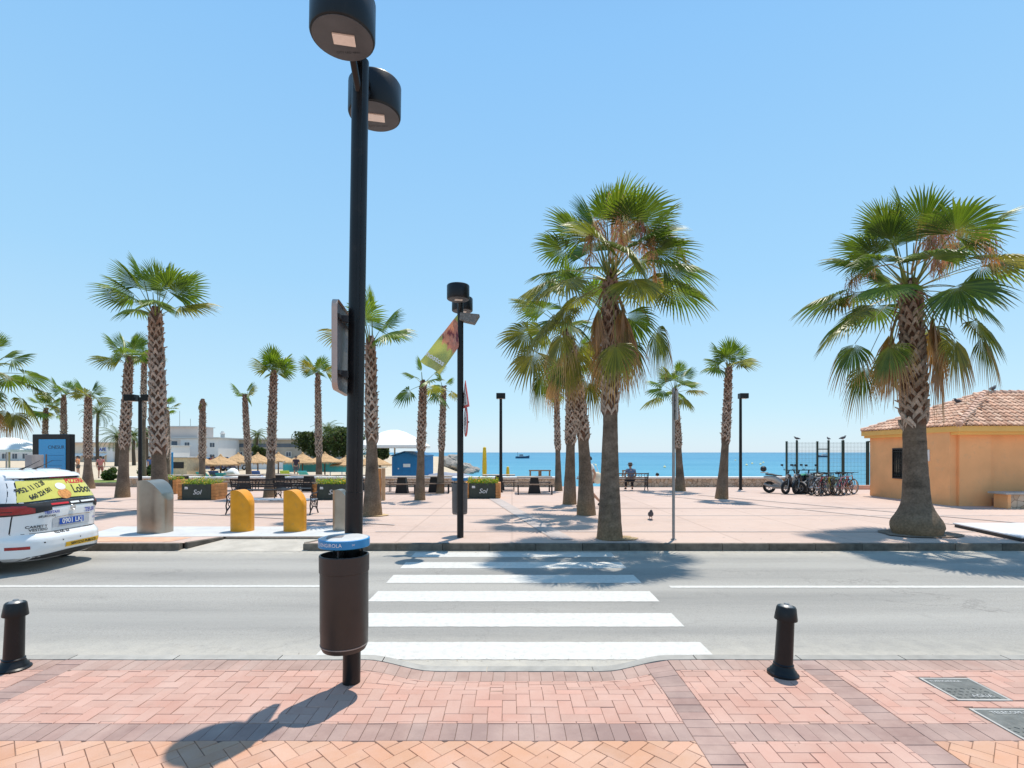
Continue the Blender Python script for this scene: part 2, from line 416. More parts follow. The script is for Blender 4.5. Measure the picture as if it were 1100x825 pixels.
def soldier(x0, x1, y0, y1, alongx, col=BROWN, w=.106):
    a, e = (x0, x1) if alongx else (y0, y1); n = max(1, round((e - a) / w)); s = (e - a) / n
    for i in range(n):
        q = (a + i * s, a + (i + 1) * s)
        brick([(q[0], y0), (q[1], y0), (q[1], y1), (q[0], y1)] if alongx else [(x0, q[0]), (x1, q[0]), (x1, q[1]), (x0, q[1])], col)
YB0, YB1, YE0, YE1 = 3.44, 3.66, 4.56, 4.78      # middle band, edge band
cols = [(-6.9, -4.13), (-3.91, 1.22), (1.44, 2.58), (2.80, 6.9)]
bands = [(-4.13, -3.91), (1.22, 1.44), (2.58, 2.80)]
for x0, x1 in cols:
    herring(x0, x1, YB1, YE0, R(0), PINK)
    herring(x0, x1, 1.9, YB0, R(45), ORANGE if x1 < 1.5 or x0 > 2.7 else PINK) if not (x0 > 1.4 and x1 < 2.6) else herring(x0, x1, 1.9, YB0, 0, PINK)
    soldier(x0, x1, YB0, YB1, True); soldier(x0, x1, YE0, YE1, True, (.35, .235, .195))
for x0, x1 in bands: soldier(x0, x1, 1.9, YE1, False)
m, nt, b = nodes('paving_brick')
a = nt.nodes.new('ShaderNodeAttribute'); a.attribute_name = 'Col'
o = mix(nt, ramp(nt, tex(nt, 2.2, 6, .65), .38, .72), a.outputs['Color'], mix(nt, .5, a.outputs['Color'], (.60, .43, .36)))
o = mix(nt, ramp(nt, tex(nt, 130, 4, .7), .55, .8), o, mix(nt, .35, o, (.25, .16, .13)))
o = mix(nt, ramp(nt, tex(nt, 9, 8, .75), .58, .78), o, mix(nt, .45, o, (.30, .22, .19)))
nt.links.new(o, b.inputs['Base Color']); b.inputs['Roughness'].default_value = .8; b.inputs['Specular IOR Level'].default_value = .3
bump(nt, b, tex(nt, 110, 5, .7), .35, .004)
M_brick = m
tag(brk.build('pavement', M_brick), kind='structure')
# bedding under the bricks and pavement out of the frame
mb = MB(); xs = [-7 + .1 * i for i in range(141)]; ysb = [-6, 0, 1.9, 3.3, 4.0, 4.2, 4.4, 4.6, 4.78]
idx = [[mb.pt((x, wy(x, y), pz(x, y) - .007)) for x in xs] for y in ysb]
for j in range(len(ysb) - 1):
    for i in range(len(xs) - 1): mb.face((idx[j][i], idx[j][i + 1], idx[j + 1][i + 1], idx[j + 1][i]))
tag(mb.build('pavement_bedding', mat('bedding_sand', (.24, .16, .12), .95, 0, .4, 8)), kind='structure')
m, nt, b = nodes('pavement_brick_texture')
tc = nt.nodes.new('ShaderNodeTexCoord'); bt = N(nt, 'ShaderNodeTexBrick', Scale=1.0, Color1=rgba((.62, .36, .27)), Color2=rgba((.52, .29, .22)), Mortar=rgba((.2, .13, .1)))
bt.inputs['Brick Width'].default_value = .21; bt.inputs['Row Height'].default_value = .106; bt.inputs['Mortar Size'].default_value = .004
nt.links.new(tc.outputs['Object'], bt.inputs['Vector']); nt.links.new(bt.outputs[0], b.inputs['Base Color']); b.inputs['Roughness'].default_value = .85
mb = MB()
for x0, x1, y0, y1 in ((-300, -6.9, -6, 4.78), (6.9, 300, -6, 4.78), (-6.9, 6.9, -6, 1.9)):
    mb.poly([(x0, y0, .078), (x1, y0, .078), (x1, y1, .078), (x0, y1, .078)])
tag(mb.build('pavement_continuation', m), kind='structure')
# near kerb
mb = MB(); rk = random.Random(5)
x = -40.
while x < 40:
    L = .97; n = 12
    c = [.35 * rk.uniform(.9, 1.1)] * 3
    for i in range(n):
        xa, xb = x + .004 + (L - .008) * i / n, x + .004 + (L - .008) * (i + 1) / n
        za, zb = [pz(q, 4.8) if abs(q) < 7 else .08 for q in (xa, xb)]
        za += .002; zb += .002
        col = (c[0], c[0] * .95, c[0] * .86)
        mb.poly([(xa, wy(xa, 4.787), za), (xb, wy(xb, 4.787), zb), (xb, wy(xb, 4.895), zb), (xa, wy(xa, 4.895), za)], col)
        mb.poly([(xa, wy(xa, 4.895), za), (xb, wy(xb, 4.895), zb), (xb, wy(xb, 4.91), zb - .012), (xa, wy(xa, 4.91), za - .012)], col)
        mb.poly([(xa, wy(xa, 4.91), za - .012), (xb, wy(xb, 4.91), zb - .012), (xb, wy(xb, 4.91), -.05), (xa, wy(xa, 4.91), -.05)], col)
        mb.poly([(xa, wy(xa, 4.787), za), (xb, wy(xb, 4.787), zb), (xb, wy(xb, 4.787), -.05), (xa, wy(xa, 4.787), -.05)], col)
    x += L
tag(mb.build('kerb', cmat('kerb_concrete', .9, .15, 9, 0, .3, 60)), kind='structure')

# ------------------------------------------------------------------ far plaza
m, nt, b = nodes('plaza_tiles')
tc = nt.nodes.new('ShaderNodeTexCoord')
bt = N(nt, 'ShaderNodeTexBrick', Scale=1.0, Color1=rgba((.565, .42, .35)), Color2=rgba((.51, .375, .31)), Mortar=rgba((.46, .36, .31)))
bt.inputs['Brick Width'].default_value = .2; bt.inputs['Row Height'].default_value = .1; bt.inputs['Mortar Size'].default_value = .004
nt.links.new(tc.outputs['Object'], bt.inputs['Vector'])
o = mix(nt, ramp(nt, tex(nt, .35, 5, .6), .35, .7), bt.outputs[0], (.585, .445, .375))
o = mix(nt, ramp(nt, tex(nt, 1.3, 7, .7), .5, .75), o, mix(nt, .4, o, (.50, .42, .38)))
o = mix(nt, ramp(nt, tex(nt, 4, 8, .75), .60, .78), o, mix(nt, .5, o, (.42, .34, .30)))
sv = nt.nodes.new('ShaderNodeTexVoronoi'); sv.inputs['Scale'].default_value = 1.6; nt.links.new(tc.outputs['Object'], sv.inputs['Vector'])
o = mix(nt, ramp(nt, sv.outputs['Distance'], .055, .04), o, mix(nt, .55, o, (.16, .13, .12)))
sl = N(nt, 'ShaderNodeTexBrick', Scale=1.0, Color1=rgba((1, 1, 1)), Color2=rgba((.90, .90, .91)), Mortar=rgba((.72, .70, .69)))
sl.inputs['Brick Width'].default_value = 2.4; sl.inputs['Row Height'].default_value = 2.4; sl.inputs['Mortar Size'].default_value = .03; sl.offset = 0
nt.links.new(tc.outputs['Object'], sl.inputs['Vector']); o = mix(nt, .55, o, sl.outputs[0], 'MULTIPLY')
nt.links.new(o, b.inputs['Base Color']); b.inputs['Roughness'].default_value = .85; b.inputs['Specular IOR Level'].default_value = .25
M_plaza = m
mb = MB(); Z = .14; YK = 10.62
outline = [(-300, YK), (-6.74, YK), (-6.37, 11.4), (-3.92, 11.4), (-4.27, YK), (300, YK), (300, 28.3), (-300, 28.3)]
xs_cuts = [(-300, -6.74), (-4.27, 300)]
for x0, x1 in xs_cuts: mb.poly([(x0, YK, Z), (x1, YK, Z), (x1, 11.4, Z), (x0, 11.4, Z)]) if False else None
mb.poly([(-300, YK, Z), (-6.74, YK, Z), (-6.37, 11.4, Z), (-300, 11.4, Z)])
mb.poly([(-4.27, YK, Z), (300, YK, Z), (300, 11.4, Z), (-3.92, 11.4, Z)])
mb.poly([(-300, 11.4, Z), (300, 11.4, Z), (300, 28.3, Z), (-300, 28.3, Z)])
mb.poly([(-300, 28.3, Z), (300, 28.3, Z), (300, 28.3, -2.4), (-300, 28.3, -2.4)])
tag(mb.build('plaza', M_plaza), kind='structure')
mb = MB(); rk = random.Random(8)
def kerb_run(p, q, L=.95, w=.13, h=.145):
    p, q = V(p), V(q); d = q - p; n = max(1, round(d.length / L)); a = math.atan2(d.y, d.x)
    for i in range(n):
        c = p + d * ((i + .5) / n); k = rk.uniform(.75, 1.2); mb.cur = (.15 * k, .125 * k, .10 * k)
        mb.box((c.x, c.y, h / 2 - .02 + rk.uniform(-.003, .003)), (d.length / n - .008, w, h + .04), a)
kerb_run((-40, YK - .065), (-6.76, YK - .065)); kerb_run((-4.25, YK - .065), (45, YK - .065))
kerb_run((-6.72, YK + .02), (-6.36, 11.34), .8); kerb_run((-4.24, YK + .02), (-3.92, 11.34), .8)
kerb_run((-6.30, 11.38), (-3.96, 11.38), .8, .1, .13)
tag(mb.build('kerb', cmat('far_kerb_stone', .9, .35, 7, 0, .5, 50), bev=.012), kind='structure')
mb = MB(); mb.poly([(-6.85, 10.45, .004), (-4.15, 10.45, .004), (-3.98, 11.34, .10), (-6.30, 11.34, .10)])
tag(mb.build('driveway_ramp', mat('driveway_concrete', (.47, .43, .37), .9, 0, .15, 2, .2, 60, dirt=(.36, .33, .28))), kind='structure')
mb = MB()
mb.poly([(-9.5, 11.35, .1445), (-6.42, 11.42, .1445), (-3.92, 11.42, .1445), (-3.6, 12.2, .1445), (-3.9, 12.95, .1445), (-9.9, 12.95, .1445)])
tag(mb.build('concrete_pad', mat('pale_concrete', (.52, .53, .53), .85, 0, .1, 2, dirt=(.44, .43, .41))), kind='structure')
# darker paving bands on the plaza
M_band = mat('plaza_band_tiles', (.44, .375, .345), .85, 0, .12, 3)
mb = MB()
def band(p, q, w, z=.1445):
    p, q = V((p[0], p[1], z)), V((q[0], q[1], z)); n = (q - p).normalized().cross(V((0, 0, 1))) * w / 2
    mb.poly([p - n, q - n, q + n, p + n])
band((-30, 15.2), (30, 15.2), .10)
mb2 = mb
band((-30, 11.95), (-10, 11.95), .1, .1475); band((-3.2, 12.1), (30, 12.1), .07, .1475)
band((-30, 17.2), (30, 17.2), .08, .1475)
band((1.1, 11.0), (-1.5, 25), .45, .1510)
band((2.3, 11.3), (6.7, 20), .12, .1540) if False else None
band((14.0, 12.4), (8.1, 22.5), .12, .1540); band((12.0, 12.2), (6.2, 22.5), .10, .1540)
band((-20, 19.5), (-3, 13.2), .1, .1570); band((-12.5, 24), (-3.5, 12.6), .1, .1570) if False else None
tag(mb.build('plaza_bands', M_band), kind='structure')
# tree pits
mb = MB(); rp = random.Random(2)
def pit(x, y, r, col, z=.161):
    n = 18; mb.cur = col
    mb.face([mb.pt((x + r * cos(2 * pi * i / n) * rp.uniform(.85, 1.15), y + r * .8 * sin(2 * pi * i / n) * rp.uniform(.85, 1.15), z)) for i in range(n)])
pit(gx(664, 11.0), 11.15, .42, (.44, .31, .17)); pit(gx(985, 11.8), 11.75, .8, (.22, .16, .12)); pit(gx(402, 15.2), 15.2, .42, (.5, .36, .2))
pit(gx(380, 17), 17.2, .35, (.5, .36, .2)) if False else None
tag(mb.build('tree_pit_soil', cmat('soil', .95, .3, 9)), kind='structure')
# terracotta patch by the steel inlet
mb = MB(); mb.poly([(-9.0, 10.75, .1445), (-7.1, 10.75, .1445), (-7.0, 11.3, .1445), (-9.1, 11.3, .1445)])
tag(mb.build('terracotta_paving', mat('terracotta_paving', (.62, .37, .25), .85, 0, .15, 5)), kind='structure')
# manhole / inspection covers on the near pavement
M_cover = mat('cast_iron_cover', (.15, .155, .145), .6, .3, .25, 8, .5, 45, dirt=(.27, .26, .23))
def cover(x0, x1, y0, y1, label, lines):
    x0 -= .11; x1 -= .11
    t = thing('inspection_cover', label, 'manhole cover', ((x0 + x1) / 2, (y0 + y1) / 2, .08), R(rp.uniform(-1, 1)), 'inspection covers in the pavement')
    a, c = (x1 - x0) / 2, (y1 - y0) / 2
    mb = MB(); mb.box((0, 0, -.01), (2 * a - .035, 2 * c - .035, .018))
    for i in range(int(a * 2 / .05) - 1):
        for j in range(int(c * 2 / .05) - 1):
            if c * .15 < (-c + .05 * (j + 1)): continue
            mb.box((-a + .05 * (i + 1), -c + .05 * (j + 1), .0), (.03, .012, .006), R(45 if (i + j) % 2 else -45))
    mb.build('plate', M_cover, t)
    mb = MB()
    for s in (-1, 1): mb.box((s * (a - .01), 0, -.008), (.018, 2 * c, .02)); mb.box((0, s * (c - .01), -.0085), (2 * a - .04, .018, .019))
    mb.build('frame', M_concrete, t)
    for k, (s, sz, dx, dy) in enumerate(lines): lettering(s, sz, M_ltgrey, t, Matrix.Translation((dx, dy, .0035)))
    return t
cover(3.57, 3.99, 4.0, 4.40, 'weathered square iron inspection cover nearer the kerb', [('FUENGIROLA', .042, -.04, .13), ('AGUA', .06, .04, -.13)])
cover(3.53, 4.5, 3.30, 3.87, 'large dark iron inspection cover crossing the brown brick band', [('TELECOMUNICACIONES', .05, -.1, .22), ('ALUMBRADO', .06, .1, .13)])

# grit, dry leaf scraps and sand gathered in gutters and joints
mb = MB(); rl = random.Random(99)
def scrap(x, y, z, s_):
    c = rl.choice([(.30, .22, .13), (.20, .14, .09), (.42, .34, .24), (.12, .09, .07), (.5, .45, .36)]); a = rl.uniform(0, 6.28); l = s_ * rl.uniform(.6, 2.2)
    u = V((cos(a), sin(a), rl.uniform(-.1, .25))) * l; v = V((-sin(a), cos(a), 0)) * s_ * .4; p = V((x, y, z + .004))
    mb.face([mb.pt(p - u, c), mb.pt(p + v, c), mb.pt(p + u, c), mb.pt(p - v, c)])
for k in range(420): x = rl.uniform(-7, 7); scrap(x, 4.93 + abs(rl.gauss(0, .07)), .004, rl.uniform(.003, .009))
for k in range(700): x = rl.uniform(-14, 16); scrap(x, 10.44 - abs(rl.gauss(0, .12)), .004, rl.uniform(.005, .016))
for k in range(260):
    x = rl.uniform(-6, 6); y = rl.uniform(2.2, 4.7); scrap(x, y, pz(x, y), rl.uniform(.002, .006))
for k in range(500): x = rl.uniform(-14, 18); scrap(x, 10.7 + abs(rl.gauss(0, 2.2)), .162, rl.uniform(.006, .02))
tag(mb.build('litter_scraps', cmat('dry_scraps', .9, .2, 20)), kind='stuff')

# ------------------------------------------------------------------ black cast iron bollards
def bollard(label, x, y, lean):
    t = thing('bollard', label, 'bollard', (x, y, pz(x, y) - .004), 0, 'cast iron bollards along the kerb'); t.rotation_euler = (0, lean, 0); t.scale = (.94, .94, .93)
    mb = MB(); mb.lathe([(.095, 0), (.135, .0), (.135, .022), (.118, .035), (.112, .05), (.10, .06), (.085, .095), (.088, .105), (.078, .115), (.072, .52), (.072, .60)], 28); mb.build('post', M_black, t, True, angle=30)
    mb = MB(); mb.lathe([(.070, .515), (.097, .515), (.098, .525), (.083, .628), (.074, .641), (.070, .641)], 28); mb.build('collar', M_black, t, True, angle=30)
    mb = MB(); mb.lathe([(.072, .636), (.058, .636), (.045, .650), (.026, .656), (.02, .668), (.001, .670)], 24); mb.build('cap', M_grey, t, True)
    return t
bollard('black cast iron bollard on the pavement between the crossing and the inspection covers', gx(841, 4.47), 4.47, R(3))
bollard('black cast iron bollard at the kerb beside the road where the taxi passes', gx(12, 4.56), 4.58, R(2))

# ------------------------------------------------------------------ street lamps with drum heads
M_led = mat('led_panel', (.80, .70, .62), .4, 0, .05, 30)
def drum(parent, c, M=None):
    mb = MB(); mb.lathe([(.218, 0), (.232, .006), (.237, .02), (.237, .28), (.228, .295), (.0, .31)], 40, c); d = mb.build('lamp_head', M_black, parent, True, angle=35)
    mb = MB(); mb.lathe([(.0, -.004), (.219, -.004), (.219, .002), (0, .002)], 40, c); mb.build('diffuser_plate', mat('lamp_underside', (.075, .075, .08), .5), d)
    mb = MB(); mb.box((c[0] + .01, c[1], c[2] - .009), (.16, .10, .01), .18); mb.build('led_panel', M_led, d)
    lettering('CITY LED 48W', .028, M_black_letter, d, frameM((c[0], c[1] + .13, c[2] - .0052), (1, 0, 0), (0, -1, 0)))
def lamp_post(label, x, y, z0, H, lean=0, dh=.0):
    t = thing('street_lamp', label, 'street lamp', (x, y, z0), 0, 'drum headed street lamps'); t.rotation_euler = (0, lean, 0)
    mb = MB(); mb.lathe([(.072, 0), (.072, 1.6), (.068, 1.602), (.068, H)], 28); mb.build('pole', M_black, t, True, angle=30)
    mb = MB(); mb.box((.028, -.05, (H + 1.5) / 2), (.022, .05, H - 1.6)); mb.build('cable_cover', M_black, t)
    mb = MB()
    for s in (-1, 1): mb.tube([(0, s * .05, H - .28), (0, s * .24, H - .10), (0, s * .34, H + .05)], .028, 10)
    mb.box((0, 0, H - .05), (.05, .5, .04)); mb.build('arm', M_black, t, True)
    drum(t, (0, -.45, H - .17 + dh)); drum(t, (0, .45, H - .17 + dh))
    return t
DP = 4.32
lamp1 = lamp_post('tall black street lamp with two drum heads on the brick pavement', gx(377.5, DP), DP, .07, 5.20, R(.85))
# traffic sign seen from behind on the near lamp
t = thing('traffic_sign', 'grey back of a rounded panel sign clamped to the tall near lamp', 'sign', (gx(366.5, 4.3), DP - .02, 2.51), R(97))
mb = MB(); n = 6; pl = []
for cx, cz, a0 in ((.22, .62, 0), (-.22, .62, 90), (-.22, .06, 180), (.22, .06, 270)):
    for k in range(n): a = R(a0 + 90 * k / (n - 1)); pl.append((cx + .07 * cos(a), cz + .07 * sin(a)))
mb.prism(pl, -.012, .012, 'Y'); mb.build('panel', mat('sign_back_aluminium', (.16, .16, .165), .5, .3), t)
mb = MB(); q = [(p[0] * 1.02, (p[1] - .34) * 1.02 + .34) for p in pl]
for i in range(len(pl)):
    j = (i + 1) % len(pl); mb.poly([(pl[i][0], .014, pl[i][1]), (pl[j][0], .014, pl[j][1]), (q[j][0], .014, q[j][1]), (q[i][0], .014, q[i][1])])
    mb.poly([(q[i][0], -.03, q[i][1]), (q[j][0], -.03, q[j][1]), (q[j][0], .014, q[j][1]), (q[i][0], .014, q[i][1])])
mb.build('rim', mat('sign_rim', (.40, .34, .30), .5), t)
mb = MB()
for z in (.12, .56): mb = MB(); mb.box((-.02, -.035, z), (.52, .02, .03)); mb.box((-.16, -.055, z), (.05, .06, .05)); mb.build('bracket', M_dark, t)

# litter bin on the near lamp
def litter_bin(label, loc, lid_text, s=1.0, col=None, rz=0):
    t = thing('litter_bin', label, 'litter bin', loc, rz, 'litter bins hung on the lamp posts'); t.scale = (s, s, s)
    mb = MB(); mb.lathe([(.0, .012), (.17, .012), (.178, 0), (.188, .02), (.196, .04), (.198, .16), (.200, .165), (.200, .66), (.206, .665), (.207, .80), (.203, .806), (.190, .806), (.190, .05), (.0, .05)], 44, closed=True)
    mb.build('body', col or M_bin, t, True, angle=30)
    mb = MB(); mb.lathe([(.188, .03), (.1995, .045), (.1995, .050), (.188, .052)], 44); mb.build('base_ring', M_grey, t, True)
    lid = MB(); lid.lathe([(.0, .875), (.205, .875), (.212, .880), (.212, .944), (.205, .948)], 44); L = lid.build('lid', M_blue, t, True, angle=30)
    d = MB(); d.lathe([(.205, .946), (.17, .958), (.10, .967), (.0, .970)], 44); d.build('dome', M_ltgrey, L, True)
    d = MB(); d.box((-.05, -.08, .967), (.13, .09, .004), .1, R(5), 0); d.build('ash_plate', mat('bin_ash_plate', (.2, .17, .16), .5), L)
    mb = MB()
    for a in (40, 140, 270): mb = MB(); mb.tube([(.17 * cos(R(a)), .17 * sin(R(a)), .78), (.15 * cos(R(a)), .15 * sin(R(a)), .88)], .008, 6); mb.build('lid_support', M_dark, t)
    for z_ in (.74, .2): mb = MB(); mb.box((0, .19, z_), (.1, .04, .07)); mb.build('bracket', M_dark, t)
    def wp(p):   # wrap text on the rim
        a = p.x / .2135 - pi / 2; return V((.2135 * cos(a), .2135 * sin(a), p.z))
    lettering(lid_text, .042, M_white_letter, L, frameM((-.08, 0, .912), (1, 0, 0), (0, 0, 1)), warp=wp)
    lettering('DE', .02, M_white_letter, L, frameM((.14, 0, .912), (1, 0, 0), (0, 0, 1)), warp=wp)
    return t
litter_bin('dark brown litter bin with blue lid on the near lamp at the brick pavement', (gx(369, 4.10), 4.12, .44), 'FUENGIROLA', .93)

# second lamp across the road, its bin, signs and banner
D2 = 11.3; X2 = gx(494.5, D2)
lamp2 = lamp_post('black street lamp with two drum heads and a torn banner at the far kerb', X2, D2, .14, 5.24)
litter_bin('grey litter bin with blue lid on the lamp across the road', (X2 - .04, D2 + .27, .62), 'FUENGIROLA', .86, mat('grey_bin', (.11, .105, .105), .5), pi)
M_signback = mat('sign_face_white', (.72, .68, .66), .4)
M_signred = mat('sign_red', (.60, .10, .09), .4)
t = thing('warning_sign', 'red bordered triangular sign with two arrows on the lamp post', 'sign', (X2 + .12, D2 - .1, gz(428, D2)), R(-71), 'traffic signs on the lamp'); t.scale = (.76,) * 3
def tri(r, zc): return [(r * cos(R(a)), zc + r * sin(R(a))) for a in (90, 210, 330)]
TRI = [(0, .50), (-.45, -.28), (.45, -.28)]; TRI2 = [(0, .355), (-.325, -.21), (.325, -.21)]
mb = MB(); mb.prism(TRI, -.01, .01, 'Y'); mb.build('plate', M_signred, t)
mb = MB(); mb.prism(TRI2, -.014, -.0105, 'Y'); mb.build('face', M_signback, t)
mb = MB()
for sx, up in ((-.07, 1), (.07, -1)):
    mb.prism([(sx - .02, -.13), (sx + .02, -.13), (sx + .02, .1), (sx - .02, .1)], -.017, -.0145, 'Y')
    zz = .1 if up > 0 else -.13
    mb.prism([(sx - .05, zz), (sx + .05, zz), (sx, zz + up * .09)], -.0175, -.0150, 'Y')
mb.build('arrows', M_black_letter, t)
mb = MB(); mb.box((-.12, .04, .05), (.3, .06, .03)); mb.build('bracket', M_dark, t)
t = thing('speed_sign', 'round red ringed sign below the triangle on the lamp post', 'sign', (X2 + .13, D2 - .1, gz(453.5, D2)), R(-78), 'traffic signs on the lamp')
def disc(mb, r, y0, y1, n=36): mb.prism([(r * cos(2 * pi * k / n), r * sin(2 * pi * k / n)) for k in range(n)], y0, y1, 'Y')
mb = MB(); disc(mb, .32, -.01, .01); mb.build('plate', M_signred, t)
mb = MB(); disc(mb, .25, -.014, -.0105); mb.build('face', M_signback, t)
lettering('30', .27, M_black_letter, t, frameM((0, -.0155, 0), (1, 0, 0), (0, 0, 1)))
mb = MB(); mb.box((-.12, .04, 0), (.3, .06, .03)); mb.build('bracket', M_dark, t)
# banner hanging loose
d0 = D2 - .12
def bp(px, py, dd=0): return V((gx(px, d0 + dd), d0 + dd, gz(py, d0 + dd)))
A_, B_, C_, D_ = bp(491.5, 338), bp(492.5, 373, .02), bp(472.5, 402, -.1), bp(451, 388.5, -.2)
t = thing('street_banner', 'torn olive green banner with a flower picture flapping beside the far lamp', 'banner', A_)
mb = MB(); nu, nv = 14, 26; rr = random.Random(4)
gidx = []
for j in range(nv + 1):
    v = j / nv; row = []
    L = A_.lerp(D_, v); Rr_ = (A_.lerp(B_, min(1, v / .45)) if v < .45 else B_.lerp(C_, (v - .45) / .55))
    for i in range(nu + 1):
        u = i / nu; p = L.lerp(Rr_, u) - A_; p += V((.3, -1, .1)).normalized() * (.05 * sin(u * 7 + v * 3) * v + .03 * sin(v * 14 + u * 2))
        q = noise.noise(V((u * 5, v * 8, 1))); q2 = noise.noise(V((u * 14, v * 22, 5)))
        if v < .1: c = (.36, .42, .16)
        elif v < .58 - .1 * (1 - u) + .06 * q: c = (.48 + .3 * q2, .20 + .25 * max(q2, 0), .18 + .22 * max(q2, 0)) if q > -.25 else (.16, .05, .08)
        else: c = (.36 + .03 * q, .40, .165)
        if v > .8 and u > .5: c = (.33, .36, .17)
        row.append(mb.pt(p, c))
    gidx.append(row)
for j in range(nv):
    for i in range(nu): mb.face((gidx[j][i], gidx[j][i + 1], gidx[j + 1][i + 1], gidx[j + 1][i]))
bn = mb.build('cloth', cmat('banner_cloth', .7, .08, 9, .3), t, True)
ux = (C_ - D_).normalized(); uy = (A_ - D_).normalized(); uy = (uy - ux * ux.dot(uy)).normalized()
ctr = (D_ + (C_ - D_) * .5 + (A_ - D_) * .17) - A_ + V((0, -.16, 0))
lettering('nostos', .16, M_white_letter, t, frameM(ctr, ux, uy), bold=.004)
# crooked floodlight tray at the far lamp head
t = thing('loudspeaker_tray', 'grey box shaped loudspeaker fixed under the far lamp head', 'loudspeaker', (X2 + .2, D2 - .05, gz(343, D2))); t.scale = (.72,) * 3
mb = MB(); mb.M = Matrix.Rotation(R(8), 4, 'Y')
mb.prism([(-.28, -.10), (.18, -.14), (.30, .14), (-.28, .12)], -.16, .16, 'Y'); mb.build('housing', mat('loudspeaker_grey', (.17, .17, .165), .6, 0, .4, 18), t, bev=.015)
mb = MB(); mb.box((-.26, 0, .0), (.06, .05, .2)); mb.build('bracket', M_dark, t)

# slim lamps in the distance
def slim_lamp(label, px, py, ptop, heads, rz=0):
    d = gd(py); t = thing('promenade_lamp', label, 'street lamp', (gx(px, d), d, .14), rz, 'slim lamps on the promenade'); H = gz(ptop, d) - .14
    mb = MB(); mb.lathe([(.11, 0), (.11, .03), (.075, .04), (.065, H)], 14); mb.build('pole', M_black, t, True)
    for s in heads:
        mb = MB(); mb.box((s * .30, 0, H - .02), (.42, .34, .26)); h = mb.build('lamp_head', M_black, t, bev=.02)
        mb = MB(); mb.box((s * .30, 0, H - .153), (.26, .2, .006)); mb.build('led_panel', M_led, h)
    return t
slim_lamp('slim black promenade lamp between the picnic tables and the sea', 538, 529, 425, [0])
slim_lamp('slim black promenade lamp beside the leaning palm near the scooters', 795.5, 526, 425, [.45])
slim_lamp('slim black lamp with two opposed heads beside the steel waste inlet', 150.5, 536, 427, [-1.15, 1.15])
t = thing('light_mast', 'very thin pale mast standing far behind the white beach umbrella', 'mast', (gx(7, 60), 60, 0))
mb = MB(); mb.lathe([(.09, 0), (.05, gz(448, 60))], 8); mb.build('pole', M_grey, t)
mb = MB(); mb.box((0, 0, gz(448, 60)), (.7, .2, .12)); mb.build('lamp_head', M_grey, t)
# sign post seen edge-on
d = 11.0
t = thing('sign_post', 'grey tubular post carrying a panel seen edge on at the far kerb', 'sign post', (gx(723.5, d), d, .14))
mb = MB(); mb.lathe([(.06, 0), (.06, .015), (.03, .03), (.03, gz(417, d) - .14)], 14); mb.build('pole', M_grey, t, True)
mb = MB(); mb.box((.055, .05, gz(436, d) - .14), (.022, .60, .62), R(-8)); mb.build('panel', M_ltgrey, t, bev=.005)
mb = MB(); mb.box((.03, 0, gz(430, d) - .14), (.05, .05, .04)); mb.box((.03, 0, gz(442, d) - .14), (.05, .05, .04)); mb.build('bracket', M_dark, t)

# ------------------------------------------------------------------ palms
UP = V((0, 0, 1))
def lerp3(a, b, t): return tuple(a[i] + (b[i] - a[i]) * t for i in range(3))
def fan_leaf(mb, base, dirv, pet, L, droop, col, tip, nseg, rng, pr=.014, spread=115, dead=0., fold=None):
    d = dirv.normalized(); pts = []
    for k in range(6):
        t = k / 5; pts.append(base + d * pet * t - UP * (pet * droop * .38 * t * t))
    T = (pts[-1] - pts[-2]).normalized()
    pc = lerp3(col, (.30, .28, .10), .45)
    if dead: pc = lerp3(pc, (.30, .18, .09), dead)
    mb.cur = pc; mb.tube(pts, [pr * 1.9, pr * 1.4, pr * 1.1, pr, pr * .9, pr * .8], 4, False, .6)
    hub = pts[-1]
    S = T.cross(UP)
    if S.length < .2: S = V((cos(rng.uniform(0, 6.28)), sin(rng.uniform(0, 6.28)), 0))
    S.normalize(); S = (Matrix.Rotation(rng.gauss(0, .35), 3, T) @ S).normalized()
    Nn = S.cross(T).normalized()
    if Nn.z < 0: Nn = -Nn
    A = (T - Nn * .15 - UP * .12 * droop).normalized()
    dth = 2 * R(spread) / nseg
    fold = rng.uniform(.1, .45) if fold is None else fold * rng.uniform(.7, 1.3); wind = V((rng.uniform(-.1, .1), 0, 0))
    for i in range(nseg):
        th = -R(spread) + dth * (i + .5); c, s = cos(th), sin(th)
        dr = (A * c + S * s - Nn * fold * abs(s) * .6).normalized()
        W = (A * -s + S * c).normalized()
        Li = L * (1 - .28 * (abs(th) / R(spread)) ** 2) * rng.uniform(.92, 1.05)
        # costa: hub slides along the axis for central segments
        h = hub + A * L * .10 * max(0, c)
        tf = .60; prev = None; segdroop = droop * rng.uniform(.7, 1.5) + .06
        cc = lerp3((col[0] * .62, col[1] * .66, col[2] * .7), (col[0] * 1.5, col[1] * 1.35, col[2]), rng.random())
        for t in (.03, .30, .60, .74, .88, 1.0):
            w = t * Li * math.tan(dth / 2) * 1.06 if t <= tf else tf * Li * math.tan(dth / 2) * ((1 - t) / (1 - tf)) ** .75
            w = max(w, .0015)
            e = max(0, t - .42)
            p = h + dr * (t * Li) - UP * (segdroop * 1.15 * e * e * Li) + wind * e * L
            q = rng.gauss(0, .006) * (1 if t > .5 else 0)
            colr = lerp3(cc, tip, smooth((t - (.78 - dead * .55)) / .22))
            if t < .3: colr = lerp3(colr, (.30, .33, .10), .35)
            a = mb.pt(p + W * (w + q), tuple(x_ * .62 for x_ in colr)); m_ = mb.pt(p + Nn * w * .8 + W * q, colr); z = mb.pt(p - W * (w - q), colr)  # pleat shade painted in: one half of each segment gets a darker colour
            if prev: mb.face((prev[0], prev[1], m_, a)); mb.face((prev[1], prev[2], z, m_))
            prev = (a, m_, z)
